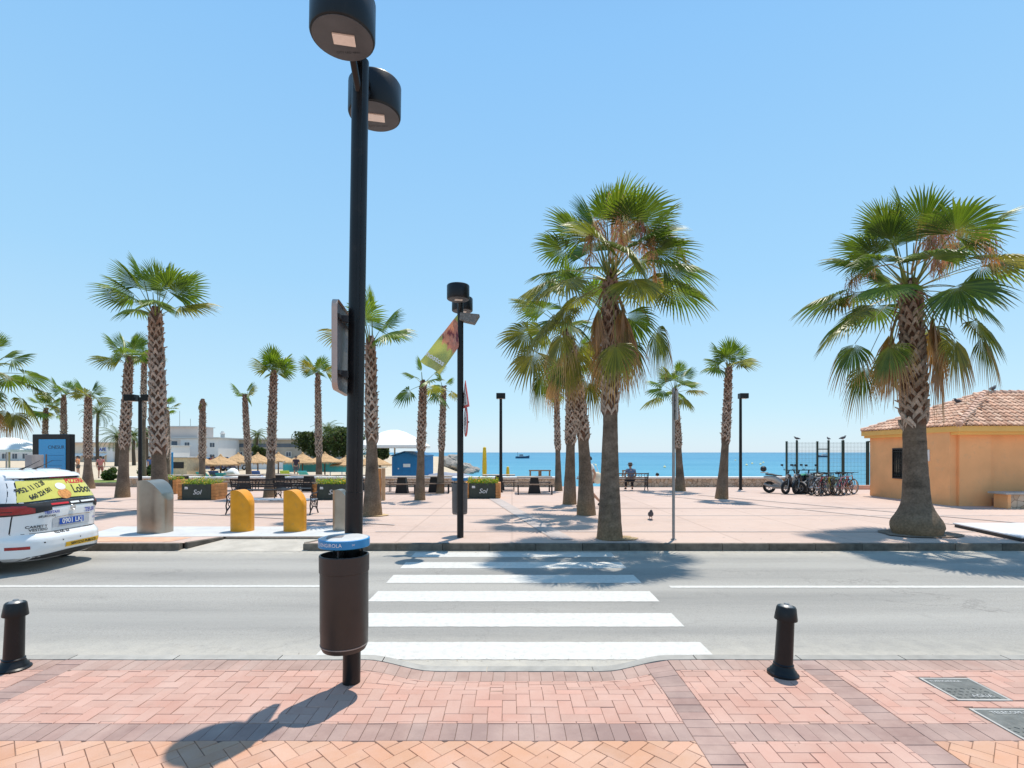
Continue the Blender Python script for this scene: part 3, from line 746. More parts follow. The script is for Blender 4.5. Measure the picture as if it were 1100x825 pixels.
def seed_cluster(mb, pts, n, ln, rng, col=(.55, .36, .21)):
    pts = [V(p) for p in pts]; mb.cur = lerp3(col, (.3, .3, .1), .4); mb.tube(pts, [.016] * (len(pts) - 1) + [.008], 5)
    for k in range(n):
        f = rng.uniform(.42, 1) * (len(pts) - 1); i = min(int(f), len(pts) - 2); p = pts[i].lerp(pts[i + 1], f - i)
        dv = V((rng.gauss(0, 1), rng.gauss(0, 1), rng.gauss(-.6, .7))).normalized(); w = rng.uniform(.005, .012)
        l = ln * rng.uniform(.5, 1.1); c = tuple(x * rng.uniform(.7, 1.25) for x in col)
        q = V((rng.gauss(0, 1), rng.gauss(0, 1), 0)).normalized() * w; a = p + dv * l * .5; e = a + (dv * .4 - UP) * l * .6
        i0, i1, i2, i3, i4 = mb.pt(p - q, c), mb.pt(p + q, c), mb.pt(a - q, c), mb.pt(a + q, c), mb.pt(e, c)
        mb.face((i0, i1, i3, i2)); mb.face((i2, i3, i4))
        for _ in range(2):   # side twigs
            b0 = a.lerp(e, rng.random()); dd = V((rng.gauss(0, 1), rng.gauss(0, 1), rng.gauss(-.8, .5))).normalized() * l * .35
            mb.face((mb.pt(b0 - q * .7, c), mb.pt(b0 + q * .7, c), mb.pt(b0 + dd, c)))
def palm(label, bx, d, ty, txp, rt, rb_, nleaf, leaf, seed, zg=.14, zb=.42, pet=.8, elev=(82, -35), bulb=None, nseg=30, dead=.25,
         skirt=0, seeds=0, group='fan palms on the plaza', mode='fan', boot=.098, bow=0, col=(.085, .165, .024), droop=.6, hang=0, fold=None):
    if not hang: leaf *= .90; pet *= .86; col = (col[0] * 1.15, col[1] * 1.15, col[2])
    rng = random.Random(seed); x0 = gx(bx, d); H = gz(ty, d) - zg; dx = gx(txp, d) - x0
    t = thing('palm_tree', label, 'palm tree', (x0, d, zg), 0, group)
    def cen(s): return V((dx * (s * .75 + .25 * s * s) + bow * sin(pi * s), rng_b * s, H * s))
    rng_b = rng.uniform(-.25, .25)
    def rad(s):
        if s < zb: r = rt * .79 + (rb_ - rt * .79) * (1 - s / zb) ** 1.6
        else: r = rt * .82 * (1 - .34 * ((s - zb) / (1 - zb)) ** 1.3) * (1 - .30 * smooth((s - .93) / .07))
        if bulb: r += bulb * math.exp(-((s * H - .20) / .33) ** 2)
        return r
    # ---- smooth ringed lower trunk running inside the boots to the top
    mb = MB(); n = 26 if d < 13 else 16; m_ = int(70 if d < 13 else 34); rings = []
    for k in range(m_ + 1):
        s = k / m_; c = cen(s); row = []
        for j in range(n):
            a = 2 * pi * j / n; q = noise.noise(V((cos(a) * 1.5 + seed, sin(a) * 1.5, s * H * 1.6))); q2 = noise.noise(V((cos(a) * .8, sin(a) * .8 + seed, s * H * 14)))
            r = rad(s) * (1 + .06 * q + .025 * q2)
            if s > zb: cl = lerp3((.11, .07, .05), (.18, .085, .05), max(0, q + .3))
            else:
                cl = lerp3((.205, .15, .11), (.12, .088, .064), .5 + q2); cl = lerp3(cl, (.28, .18, .10), smooth((.12 - s) / .12) * .7 + max(0, q) * .3)
            row.append(mb.pt(c + V((r * cos(a), r * sin(a), 0)), cl))
        rings.append(row)
    for r0, r1 in zip(rings, rings[1:]):
        for j in range(n): mb.face((r0[j], r0[(j + 1) % n], r1[(j + 1) % n], r1[j]))
    mb.face(rings[-1])
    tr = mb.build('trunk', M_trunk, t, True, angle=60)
    # ---- criss-cross leaf bases
    mb = MB(); rows = int(H * (1 - zb) / boot); per = max(5, round(2 * pi * rt / (boot * 1.75)))
    def surf(a, z, off):
        s = min(1.02, z / H); r = rad(min(s, 1)) + off; c = cen(s); return c + V((r * cos(a), r * sin(a), 0))
    for i in range(rows):
        f = i / max(rows - 1, 1)
        for j in range(per):
            if f > .96 and rng.random() < .3: continue
            a = 2 * pi * (j + .5 * (i % 2)) / per + rng.gauss(0, .13); z = zb * H + boot * (i + .8) + rng.gauss(0, boot * .24)
            if f < .12 and rng.random() < .3 * (1 - f / .12): continue
            da = 2 * pi / per * rng.uniform(.48, .62); g_ = rng.uniform(.75, 1.3)
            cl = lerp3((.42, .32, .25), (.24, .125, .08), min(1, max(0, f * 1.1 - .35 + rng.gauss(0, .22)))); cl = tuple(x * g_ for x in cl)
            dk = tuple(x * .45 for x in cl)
            w = boot * rng.uniform(.36, .62)
            for sg in (-1, 1):
                prev = None
                for k in range(4):
                    u = k / 3; aa = a + sg * da * u; zz = z - boot * 1.25 * u; o = .050 * (rt / .2) * (1 - u) ** 1.0 + .010
                    wd = w * (1 - .25 * u)
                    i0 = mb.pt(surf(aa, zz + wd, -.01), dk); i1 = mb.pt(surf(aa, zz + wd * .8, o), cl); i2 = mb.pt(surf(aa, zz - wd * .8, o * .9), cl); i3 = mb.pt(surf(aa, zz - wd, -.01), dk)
                    if prev:
                        for q in range(3): mb.face((prev[q], prev[q + 1], (i0, i1, i2, i3)[q + 1], (i0, i1, i2, i3)[q]))
                    prev = (i0, i1, i2, i3)
                    if k == 0: first = prev
                mb.face(first)
            if rng.random() < .75:     # stub of the cut leaf stalk
                l = rng.uniform(.02, .11) * (rt / .2); ww = boot * .22
                p0 = surf(a, z + boot * .05, .02); out = V((cos(a), sin(a), .55)).normalized(); sd_ = V((-sin(a), cos(a), 0))
                r0 = [p0 - sd_ * ww - UP * .02, p0 + sd_ * ww - UP * .02, p0 + sd_ * ww + UP * .02, p0 - sd_ * ww + UP * .02]
                r1 = [q + out * l + (p0 - q) * .35 for q in r0]
                mb.cur = cl; A0 = [mb.pt(q) for q in r0]; A1 = [mb.pt(q) for q in r1]
                for q in range(4): mb.face((A0[q], A0[(q + 1) % 4], A1[(q + 1) % 4], A1[q]))
                mb.face(A1)
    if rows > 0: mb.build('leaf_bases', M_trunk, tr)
    # ---- crown
    top = cen(1.0)
    mb = MB()
    for k in range(nleaf):
        f = (k + .5) / nleaf; el_ = elev[0] + (elev[1] - elev[0]) * f ** 1.05 + rng.gauss(0, 6); a = k * 2.39996 + rng.gauss(0, .25) + seed
        dv = V((cos(a) * cos(R(el_)), sin(a) * cos(R(el_)), sin(R(el_))))
        age = f; young = f < .3
        c = lerp3(col, (col[0] * .75, col[1] * .72, col[2] * .9), rng.random())
        c = lerp3(c, (.17, .25, .04), rng.random() * .45 if young else .1)
        if age > .55 and rng.random() < .5: c = lerp3(c, (.30, .24, .05), rng.uniform(.15, .55))
        tip = lerp3(c, (.36, .24, .10), min(1, .10 + age * dead * 1.7))
        lf = leaf * rng.uniform(.82, 1.1) * (.9 if young else 1); pl_ = pet * rng.uniform(.85, 1.15) * (.95 + .1 * f)
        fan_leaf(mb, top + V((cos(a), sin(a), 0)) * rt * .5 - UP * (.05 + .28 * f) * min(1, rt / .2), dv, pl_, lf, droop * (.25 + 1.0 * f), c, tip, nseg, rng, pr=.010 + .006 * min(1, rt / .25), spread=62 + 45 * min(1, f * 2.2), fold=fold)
    # drooping old leaves close to the trunk
    for k in range(hang):
        a = -1.65 + k * 2 * pi / hang + rng.uniform(-.3, .3) * (k > 0); el_ = rng.uniform(-50, -25)
        dv = V((cos(a) * cos(R(el_)), sin(a) * cos(R(el_)), sin(R(el_)))); c = lerp3(col, (.28, .2, .05), rng.uniform(.0, .5))
        fan_leaf(mb, top + V((cos(a), sin(a), 0)) * rt * .6 - UP * .35, dv, pet * rng.uniform(.8, 1.15), leaf * rng.uniform(.75, .9), 1.2, c, (.38, .24, .11), nseg, rng, spread=84, dead=.22)
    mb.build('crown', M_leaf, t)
    if skirt:
        mb = MB()
        for k in range(skirt):
            a = rng.uniform(0, 6.283); dv = V((cos(a) * .5, sin(a) * .5, -1)); zt = top - UP * rng.uniform(.35, 1.1)
            c = lerp3((.30, .17, .085), (.22, .20, .06), rng.random() * .5)
            fan_leaf(mb, zt + V((cos(a), sin(a), 0)) * rt * .9, dv, rng.uniform(.2, .55), leaf * rng.uniform(.7, 1.0), 1.2, c, (.40, .25, .15), 16, rng, spread=38, dead=.8)
        mb.build('dead_leaf_skirt', M_leaf, t)
    if seeds:
        for k in range(seeds):
            mb = MB()
            a = rng.uniform(0, 6.283) if k else -1.5
            h1 = rng.uniform(.3, 1.0) if k else 1.35; rr_ = rng.uniform(.6, 1.2) if k else .62
            o = V((cos(a), sin(a), 0)); p0 = top + UP * .1
            seed_cluster(mb, [p0, p0 + o * rr_ * .4 + UP * h1 * .8, p0 + o * rr_ * .9 + UP * h1 * .9, p0 + o * rr_ * 1.25 + UP * h1 * .45, p0 + o * rr_ * 1.4 + UP * (h1 * .45 - .6)], 170 if k else 420, .32 if k else .42, rng,
                         (.72, .48, .30) if k < 2 else (.42, .26, .17))
            mb.build('flower_stalk', M_seed, t)
    return t
G = (.085, .16, .028)
palm('large fan palm with a skirt of dead leaves at the kerb beside the zebra crossing', 655, 11.1, 290, 655, 0.195, 0.27, 31, 0.93, 7, zb=.47, pet=1.08, seeds=5, skirt=13, hang=5, nseg=36, dead=0.2, boot=.125, droop=0.45, elev=(87, -20))
palm('stout fan palm with a swollen trunk foot in front of the orange kiosk', 985, 11.75, 296, 986, 0.275, 0.315, 33, 1.02, 23, zb=.42, pet=1.2, seeds=5, skirt=12, hang=7, nseg=36, dead=0.22, bulb=.20, boot=.14, droop=0.42, elev=(87, -20))
palm('fan palm leaning towards the sea wall with the walking person behind its trunk', 630, 15.4, 348, 606, 0.2, 0.29, 17, 0.95, 31, zb=.40, pet=1.0, hang=3, dead=0.25, skirt=3, nseg=30, bow=.12, droop=0.45)
palm('fan palm just behind the leaning one, its crown mostly hidden', 612, 18.6, 384, 614, 0.2, 0.26, 12, .65, 41, zb=.42, pet=.6, dead=.4, droop=.4)
palm('thin fan palm with a sparse crown nearest the end of the sea wall', 600, 25, 416, 598, 0.155, 0.2, 6, 0.6, 52, zb=.40, pet=.35, dead=.6, elev=(75, -20), nseg=18, droop=.4)
palm('fan palm leaning seaward next to the right hand promenade lamp', 775, 20.8, 391, 783, 0.175, 0.26, 11, 0.88, 61, zb=.42, pet=0.5, elev=(82, 22), nseg=22, dead=.2, bow=.05, droop=.3, fold=0.6)
palm('fan palm standing behind the edge-on sign post near the bench', 731, 25, 416, 726, 0.18, 0.26, 14, 1.0, 74, zb=.42, pet=0.85, elev=(82, -10), nseg=22, dead=.35, droop=.35, fold=0.5)
palm('fan palm directly beside the tall near lamp, roots in a sandy pit', 400, 15.2, 361, 398, 0.19, 0.29, 8, 1.0, 83, zb=.42, pet=0.8, elev=(88, 30), nseg=30, dead=.1, droop=.35, boot=.125, fold=0.7)
palm('fan palm under the torn banner with its crown touching the cloth', 451, 20.2, 408, 455, 0.175, 0.22, 7, 0.75, 92, zb=.42, pet=0.5, elev=(75, -35), nseg=20, dead=.4, droop=.35)
palm('slim fan palm behind the banner and left of the far lamp', 473, 23.5, 414, 476, 0.155, 0.2, 6, 0.6, 104, zb=.40, pet=.3, elev=(85, -35), nseg=18, dead=.5, droop=.35)
palm('fan palm behind the ornate iron bench and between the yellow inlets', 290, 21.5, 396, 292, 0.18, 0.28, 9, 0.9, 115, zb=.30, pet=0.38, elev=(86, 38), nseg=24, dead=.1, droop=.22, fold=0.7)
palm('slender fan palm beyond the sea wall with a tuft of few leaves', 268, 29.5, 424, 265, 0.18, 0.22, 4, 0.85, 127, zg=-.2, zb=.30, pet=0.35, elev=(86, 35), nseg=18, dead=.2, droop=.25, fold=0.8)
palm('slender fan palm beyond the sea wall behind the middle flower planter', 343, 29.5, 401, 343, 0.19, 0.23, 7, 1.0, 139, zg=-.2, zb=.3, pet=0.55, elev=(86, 38), nseg=20, dead=.1, droop=.22, fold=0.7)
palm('tall sturdy fan palm beside the steel waste inlet with one leaf blown out', 172, 17.0, 331, 171, 0.26, 0.33, 13, 1.15, 146, zb=.28, pet=0.95, elev=(88, 30), nseg=32, dead=.08, boot=.145, droop=.35, fold=0.55)
palm('fan palm standing alone on the plaza between the taxi and the double lamp', 131.5, 21.4, 383, 137, 0.2, 0.28, 10, 0.98, 158, zb=.36, pet=0.55, elev=(84, 28), nseg=26, dead=.15, droop=.28, boot=.125, fold=0.6)
palm('fan palm just behind the blue advertising panel on the plaza side', 94.5, 26.6, 424, 99, 0.19, 0.32, 6, 0.85, 165, zb=.33, pet=0.35, elev=(80, 35), nseg=20, dead=.4, droop=.3, fold=0.8)
palm('very tall thin fan palm behind the stout one at the steel inlet', 153, 33, 378, 156, 0.18, 0.24, 10, .8, 172, zg=-.1, zb=.5, pet=.6, elev=(80, -10), nseg=20, dead=.3, droop=.35)
palm('fan palm whose trunk rises behind the middle of the advertising panel', 69, 33, 424, 70, 0.18, 0.24, 8, 0.85, 184, zg=-.1, zb=.3, pet=0.6, elev=(80, 25), nseg=18, dead=.25, droop=.3, fold=0.6)
palm('low fan palm behind the edge of the advertising panel with a round crown', 47, 33, 438, 49, 0.17, 0.22, 11, 0.85, 197, zg=-.1, zb=.3, pet=0.6, elev=(82, -10), nseg=18, dead=.15, droop=.3)
palm('fan palm with drooping brown leaves standing behind the white taxi', -28, 17.5, 396, -8, 0.24, 0.32, 20, .80, 203, zb=.4, pet=.85, hang=4, skirt=6, nseg=26, dead=.45, droop=.5)
palm('small fan palm behind the stout trunk at the steel waste inlet', 180, 36, 437, 179, 0.18, 0.24, 8, .7, 211, zg=-.1, zb=.3, pet=.5, elev=(80, 5), nseg=16, dead=.2, droop=.3)
pm = palm('dead headless palm trunk left standing in front of the white villa', 217, 29.2, 428, 216, 0.19, 0.22, 2, .35, 222, zg=-.1, zb=.34, pet=.1, elev=(-30, -60), nseg=10, dead=1.0, col=(.16, .12, .07))

def date_palm(label, px, d, py0, ptop, Lf, n, seed, r=.16, wide=1.0, zg=0):
    rng = random.Random(seed); t = thing('date_palm', label, 'date palm', (gx(px, d), d, zg), 0, 'feather palms far behind the plaza'); H = gz(ptop, d) - zg
    mb = MB(); mb.cur = (.10, .075, .055); mb.tube([(0, 0, 0), (rng.uniform(-.2, .2), 0, H * .5), (0, 0, H)], [r * 1.2, r, r * .9], 10); mb.build('trunk', M_trunk, t, True)
    mb = MB()
    for k in range(n):
        f = (k + .5) / n; a = k * 2.4 + seed; el_ = R(78 - 95 * f); o = V((cos(a), sin(a), 0)); p = V((0, 0, H)); pts = [p]
        e = el_
        for s in range(8): p = p + (o * cos(e) + UP * sin(e)) * Lf / 8; e -= .20 + .05 * f; pts.append(p)
        c = lerp3((.075, .12, .03), (.05, .08, .025), rng.random()); mb.cur = c; mb.tube(pts, [.03 * (1 - .1 * q) for q in range(9)], 3, False)
        for s in range(26):
            u = .6 + s / 26 * 7.3; i = min(int(u), 7); q = pts[i].lerp(pts[i + 1], u - i); T = (pts[i + 1] - pts[i]).normalized(); S = T.cross(UP)
            if S.length < .1: S = V((1, 0, 0))
            S.normalize(); l = Lf * .20 * (1 - abs(s / 26 - .4))
            for sg in (-1, 1):
                e_ = q + (S * sg + T * .7 - UP * .45).normalized() * l * wide; mb.cur = lerp3(c, (.16, .19, .06), rng.random() * .4)
                mb.face((mb.pt(q - T * .035), mb.pt(q + T * .035), mb.pt(e_)))
    mb.build('crown', M_leaf, t); return t
date_palm('slim feather palm rising above the shop roofs left of the double lamp', 105, 80, 0, 444, 3.0, 26, 3, .2)
date_palm('bushy feather palm behind the shops between two plaza trunks', 126, 75, 0, 470, 3.2, 26, 5, .3)
date_palm('small feather palm in front of the shop fronts near the double lamp', 144, 80, 0, 468, 2.4, 22, 8, .22)
date_palm('narrow feather palm close to the stout palm trunk above the shops', 158, 90, 0, 466, 2.4, 22, 9, .2)
date_palm('feather palm growing out of the dark trees by the tall near lamp', 352, 95, 0, 463, 3.6, 30, 12, .3)
date_palm('feather palm against the long low building behind the straw parasols', 276, 95, 0, 468, 2.6, 26, 14, .3)
palmlet = None

def leafy_tree(label, px, d, ptop, wpx, seed, name='tree', zg=0., col=(.05, .075, .025), n=5200, cat='tree', group='broad trees behind the beach', leaf=.22, pbase=None):
    rng = random.Random(seed); t = thing(name, label, cat, (gx(px, d), d, zg), 0, group)
    H = gz(ptop, d) - zg; W = wpx / F * d / 2
    mb = MB(); mb.cur = (.07, .05, .035); mb.tube([(0, 0, 0), (.1, 0, H * .3), (0, .1, H * .6)], [.2, .16, .1], 8)
    for k in range(5):
        a = rng.uniform(0, 6.28); mb.tube([(0, 0, H * .3), (W * .3 * cos(a), W * .3 * sin(a), H * .55), (W * .6 * cos(a), W * .6 * sin(a), H * .75)], [.1, .07, .03], 6)
    mb.build('trunk', M_trunk, t, True)
    mb = MB(); lobes = []
    for k in range(11):
        a = rng.uniform(0, 6.28); q = rng.uniform(.1, .75); lobes.append((V((cos(a) * W * q, sin(a) * W * q * .8, H * rng.uniform(.42, .82))), rng.uniform(.25, .42) * min(W, H), rng.uniform(.7, 1.35)))
    for k in range(n):
        c, r, br = rng.choice(lobes); v = V((rng.gauss(0, 1), rng.gauss(0, 1), rng.gauss(0, 1))).normalized() * r * rng.uniform(.65, 1.12); p = c + v
        if p.z > H or p.z < H * .12: continue
        s = leaf * rng.uniform(.6, 1.3); u = V((rng.gauss(0, 1), rng.gauss(0, 1), rng.gauss(0, 1))).normalized(); w_ = u.cross(V((rng.gauss(0, 1), rng.gauss(0, 1), 1))).normalized()
        q = br * rng.uniform(.6, 1.5); cc = tuple(x * q for x in col)
        mb.face([mb.pt(p + (u * a_ + w_ * b_) * s, cc) for a_, b_ in ((-1, 0), (0, -.5), (1, 0), (0, .5))])
    mb.build('crown', M_plant, t); return t
leafy_tree('wide dark evergreen tree behind the straw parasols and the tall near lamp', 368, 88, 459, 84, 5, n=11000)
leafy_tree('dark rounded tree at the end of the long low building', 338, 90, 464, 52, 6, n=7000)
leafy_tree('dark small tree under the white square parasol', 408, 70, 477, 34, 7)
leafy_tree('small dark tree beside the feather palm at the long building', 280, 92, 478, 20, 8, n=3000)
leafy_tree('clipped bush beside the lawn strip near the double lamp', 162, 34, 497, 26, 9, 'bush', -.05, (.05, .09, .03), 2600, 'bush', 'bushes along the lawn strip', .09)
leafy_tree('low bush beside the lawn strip near the advertising panel', 118, 34, 502, 20, 10, 'bush', -.05, (.06, .10, .03), 1800, 'bush', 'bushes along the lawn strip', .09)

# ------------------------------------------------------------------ sea wall
m, nt, b = nodes('sea_wall_stone')
tc = nt.nodes.new('ShaderNodeTexCoord')
vo = nt.nodes.new('ShaderNodeTexVoronoi'); vo.inputs['Scale'].default_value = 5.0; vo.feature = 'F1'
vo2 = nt.nodes.new('ShaderNodeTexVoronoi'); vo2.inputs['Scale'].default_value = 5.0; vo2.feature = 'DISTANCE_TO_EDGE'
nt.links.new(tc.outputs['Object'], vo.inputs['Vector']); nt.links.new(tc.outputs['Object'], vo2.inputs['Vector'])
sp = nt.nodes.new('ShaderNodeSeparateColor'); nt.links.new(vo.outputs['Color'], sp.inputs[0])
o = mix(nt, sp.outputs[0], (.42, .26, .15), (.62, .46, .32)); o = mix(nt, sp.outputs[1], o, mix(nt, .5, o, (.5, .45, .38)))
o = mix(nt, ramp(nt, vo2.outputs[0], .0, .06), (.16, .11, .08), o)
nt.links.new(o, b.inputs['Base Color']); b.inputs['Roughness'].default_value = .9; bump(nt, b, vo2.outputs[0], .8, .04)
M_wallstone = m
M_cap = mat('wall_coping', (.80, .78, .74), .7, 0, .05, 2)
def sea_wall(label, x0, x1, y=28.0):
    t = thing('sea_wall', label, 'sea wall', ((x0 + x1) / 2, y, 0), 0, 'low sea wall along the plaza edge'); L = x1 - x0
    mb = MB(); mb.box((0, 0, -.3), (L, .42, 1.8)); mb.build('masonry', M_wallstone, t)
    mb = MB(); n = int(L / 1.2)
    for i in range(n): mb.box((-L / 2 + (i + .5) * L / n, 0, .645), (L / n - .006, .55, .09))
    mb.build('coping', M_cap, t, bev=.01); return t
sea_wall('long low stone sea wall with white coping behind the picnic tables', -21.0, 2.35)
sea_wall('low stone sea wall with white coping behind the seated man and the scooters', 5.1, 15.2)
# left: lawn strip with a low hedge edge
mb = MB(); mb.box((-31, 31.5, .02), (20, 6, .3)); tag(mb.build('lawn', mat('lawn_grass', (.17, .22, .05), .95, 0, .3, 5, .6, 40)), kind='structure')
t = thing('garden_wall', 'low rendered wall edging the lawn strip left of the double lamp', 'wall', (-31, 28.4, .14))
mb = MB(); mb.box((0, 0, .06), (20, .25, .25)); mb.build('wall_body', mat('garden_wall_render', (.22, .17, .13), .9, 0, .2, 2), t, bev=.01)

# ------------------------------------------------------------------ orange kiosk building
M_render = mat('orange_render', (.86, .42, .18), .85, 0, .09, 1.2, .15, 50, dirt=(.74, .39, .19))
M_cornice = mat('ochre_cornice', (.80, .46, .13), .8, 0, .05, 2)
t = thing('kiosk', 'orange rendered kiosk with a hipped terracotta tile roof', 'building', (15.45, 18.0, .14))
ZE = 2.62   # eave height above the plaza
mb = MB(); W_, D_b = 11.0, 4.3
mb.box((W_ / 2, D_b / 2, ZE / 2), (W_, D_b, ZE)); wall = mb.build('wall', M_render, t)
mb = MB(); mb.box((-.10, .66, ZE / 2 - .002), (.2, 1.32, ZE - .004)); mb.box((.6, -.05, ZE / 2 - .002), (1.1, .1, ZE - .004)); mb.build('pilaster', M_render, t)
mb = MB(); mb.box((W_ / 2 - .03, D_b / 2 - .1, ZE + .05), (W_ + .42, D_b + .62, .20)); mb.box((W_ / 2 - .03, D_b / 2 - .1, ZE - .10), (W_ + .28, D_b + .46, .10)); mb.build('cornice', M_cornice, t, bev=.01)
M_tile = cmat('roof_tiles', .75, .22, 14, 0, .3, 50)
rt_ = random.Random(9)
def roof_plane(mb, e0, e1, r0, r1):
    """barrel tiles laid from eave e0-e1 to ridge r0-r1 (all V)"""
    e0, e1, r0, r1 = map(V, (e0, e1, r0, r1)); along = (e1 - e0).normalized(); L = (e1 - e0).length
    mid = r0 - e0; upv = mid - along * mid.dot(along); S = upv.length; upn = upv.normalized(); nn = along.cross(upn).normalized()
    if nn.z < 0: nn = -nn
    ncol = int(L / .20); w = L / ncol; a0 = (r0 - e0).dot(along); a1 = (r1 - e0).dot(along); nrow = int(S / .30); h = S / nrow
    for j in range(nrow):
        s0, s1 = j * h - .03, (j + 1) * h
        lo = a0 * (j / nrow); hi = L + (a1 - L) * (j / nrow)
        for i in range(ncol):
            x = (i + .5) * w
            if x < lo - w * .3 or x > hi + w * .3: continue
            k = rt_.uniform(.75, 1.25); q = rt_.random(); c = tuple(z * k for z in lerp3((.56, .31, .20), (.68, .45, .32), q)); cd = tuple(z * .5 for z in c)
            ra = []; rb2 = []; rad_ = w * .36
            for m_ in range(7):
                an = pi * m_ / 6; dx_ = -cos(an) * rad_; hz_ = sin(an) * rad_ * .9
                ra.append(mb.pt(e0 + along * (x + dx_) + upn * s0 + nn * (hz_ + .035), c)); rb2.append(mb.pt(e0 + along * (x + dx_ * .85) + upn * s1 + nn * (hz_ * .85 + .012), c))
            for m_ in range(6): mb.face((ra[m_], ra[m_ + 1], rb2[m_ + 1], rb2[m_]))
            mb.face(ra)
            mb.cur = cd; g0 = x + rad_; g1 = x + w - rad_
            mb.face([mb.pt(e0 + along * g0 + upn * s0 + nn * .018), mb.pt(e0 + along * g1 + upn * s0 + nn * .018), mb.pt(e0 + along * g1 + upn * s1), mb.pt(e0 + along * g0 + upn * s1)])
mb = MB(); x0, x1, y0, y1 = -.24, W_ + .2, -.42, D_b + .22; z0 = ZE + .15; zr = ZE + 1.52; ym = (y0 + y1) / 2; hp = 3.1
r0, r1 = (x0 + hp, ym, zr), (x1 - hp, ym, zr)
mb.cur = (.3, .16, .11)
for pl in (((x0, y0, z0), (x1, y0, z0), r1, r0), ((x1, y0, z0), (x1, y1, z0), r1), ((x1, y1, z0), (x0, y1, z0), r0, r1), ((x0, y1, z0), (x0, y0, z0), r0)): mb.poly(pl)
mb.poly([(x0, y0, z0), (x0, y1, z0), (x1, y1, z0), (x1, y0, z0)])
roof = mb.build('roof', M_tile, t)
mb = MB(); roof_plane(mb, (x0, y0, z0), (x1, y0, z0), r0, r1); roof_plane(mb, (x0, y1, z0), (x0, y0, z0), r0, r0); mb.build('tile_covering', M_tile, roof)
mb = MB()
def ridge(p, q):
    p, q = V(p), V(q); n = int((q - p).length / .32)
    for i in range(n):
        a_ = p.lerp(q, i / n); b_ = p.lerp(q, (i + 1.15) / n); k = rt_.uniform(.75, 1.2); mb.cur = (.60 * k, .38 * k, .28 * k); mb.tube([a_ + UP * .05, b_ + UP * .02], [.105, .085], 10)
ridge((x0, y0, z0), r0); ridge((x0, y1, z0), r0); ridge(r0, r1); mb.build('ridge_tiles', M_tile, roof, True)
# barred window in the side wall
wf = MB()
for y, sy in ((1.98, .06), (2.92, .06)): wf.box((-.012, y, 1.42), (.05, .06, 1.16))
for z in (.84, 2.0): wf.box((-.012, 2.45, z), (.052, 1.0, .06))
wn = wf.build('window', M_dark, t)
mb = MB(); mb.box((-.006, 2.45, 1.42), (.012, .88, 1.10)); mb.build('pane', M_glass, wn)
mb = MB()
for k in range(8): mb.box((-.06, 2.02 + k * .122, 1.42), (.018, .018, 1.12))
for z in (.95, 1.42, 1.9): mb.box((-.06, 2.45, z), (.02, .92, .02))
mb.build('window_bars', M_black, wn)
mb = MB(); mb.box((-.22, 1.0, 1.75), (.04, .3, .42)); mb.build('notice_board', M_white, t)
mb = MB(); mb.box((W_ / 2 + .62, -.012, .14), (W_ - 1.3, .02, .28)); mb.build('plinth_band', mat('plinth_stained', (.55, .28, .15), .9, 0, .25, 2.5, dirt=(.36, .22, .15)), t)
mb = MB(); mb.tube([(-.5, .25, ZE - .02), (-.62, .1, ZE - .04)], .03, 6); mb.build('waterspout', M_grey, t) if False else None
# stone bench by the kiosk
t = thing('stone_bench', 'masonry bench with pale slab and orange end block in front of the kiosk', 'bench', (16.22, 17.3, .14))
mb = MB(); mb.box((1.95, 0, .23), (3.4, .5, .46)); mb.build('stone_body', M_wallstone, t)
mb = MB(); mb.box((.20, 0, .235), (.12, .50, .47)); mb.build('end_block', M_render, t, bev=.01)
mb = MB(); mb.box((1.95, 0, .505), (3.9, .68, .07)); mb.build('slab', M_concrete, t, bev=.03)
# raised loading platform at the kerb
t = thing('platform', 'smooth pale raised platform edged in black at the far kerb beside the stout palm', 'platform', (10.6, 10.75, .14))
mb = MB(); mb.prism([(0, 0), (.45, 2.15), (9, 2.15), (9, 0)], .0, .075); mb.build('edge', M_dark, t)
mb = MB(); mb.prism([(-.02, -.02), (.42, 2.17), (9.02, 2.17), (9.02, -.02)], .0765, .10); mb.build('deck', mat('platform_deck', (.60, .60, .62), .55, 0, .05, 1.5), t)

# ------------------------------------------------------------------ waste inlets
def inlet(label, px, d, w, H, m_, name='waste_inlet', grp='rounded waste inlets on the concrete pad', dz=.145, rz=0):
    t = thing(name, label, 'waste container', (gx(px, d), d, dz), rz, grp); n = 40
    mb = MB(); rows = []
    def topz(x): u = (x / w + .5); return H - H * .36 * max(0, (u - .38) / .62) ** 2.1 - H * .035 * max(0, (.38 - u) / .38) ** 2
    K = 14
    for k in range(K + 1):
        row = []
        for j in range(n):
            a = 2 * pi * j / n; x = w / 2 * math.copysign(abs(cos(a)) ** .75, cos(a)); y = w * .40 * math.copysign(abs(sin(a)) ** .75, sin(a))
            row.append(mb.pt((x, y, topz(x) * k / K)))
        rows.append(row)
    for r0, r1 in zip(rows, rows[1:]):
        for j in range(n): mb.face((r0[j], r0[(j + 1) % n], r1[(j + 1) % n], r1[j]))
    cap = mb
    for j in range(1, n // 2):     # curved top skin, as strips across
        a, b_ = rows[-1][j], rows[-1][(n - j) % n]; a2, b2 = rows[-1][j - 1], rows[-1][(n - j + 1) % n]
        cap.face((a, b_, b2, a2) if a2 != b2 else (a, b_, a2))
    j = n // 2; cap.face((rows[-1][j], rows[-1][j - 1], rows[-1][j + 1]))
    mb.build('body', m_, t, True, angle=50)
    mb = MB(); mb.lathe([(w * .47, 0), (w * .47, .02)], 24); o = mb.build('foot_ring', M_concrete, t); o.scale = (1.0, .8, 1)
    mb = MB(); zz = H * .78; mb.box((-w * .02, w * .40, zz), (w * .5, .02, .2)); mb.build('flap', M_dark, t, bev=.01)
    return t
inlet('wide brushed steel waste inlet beside the taxi', 167, 12.05, .70, 1.22, M_steel)
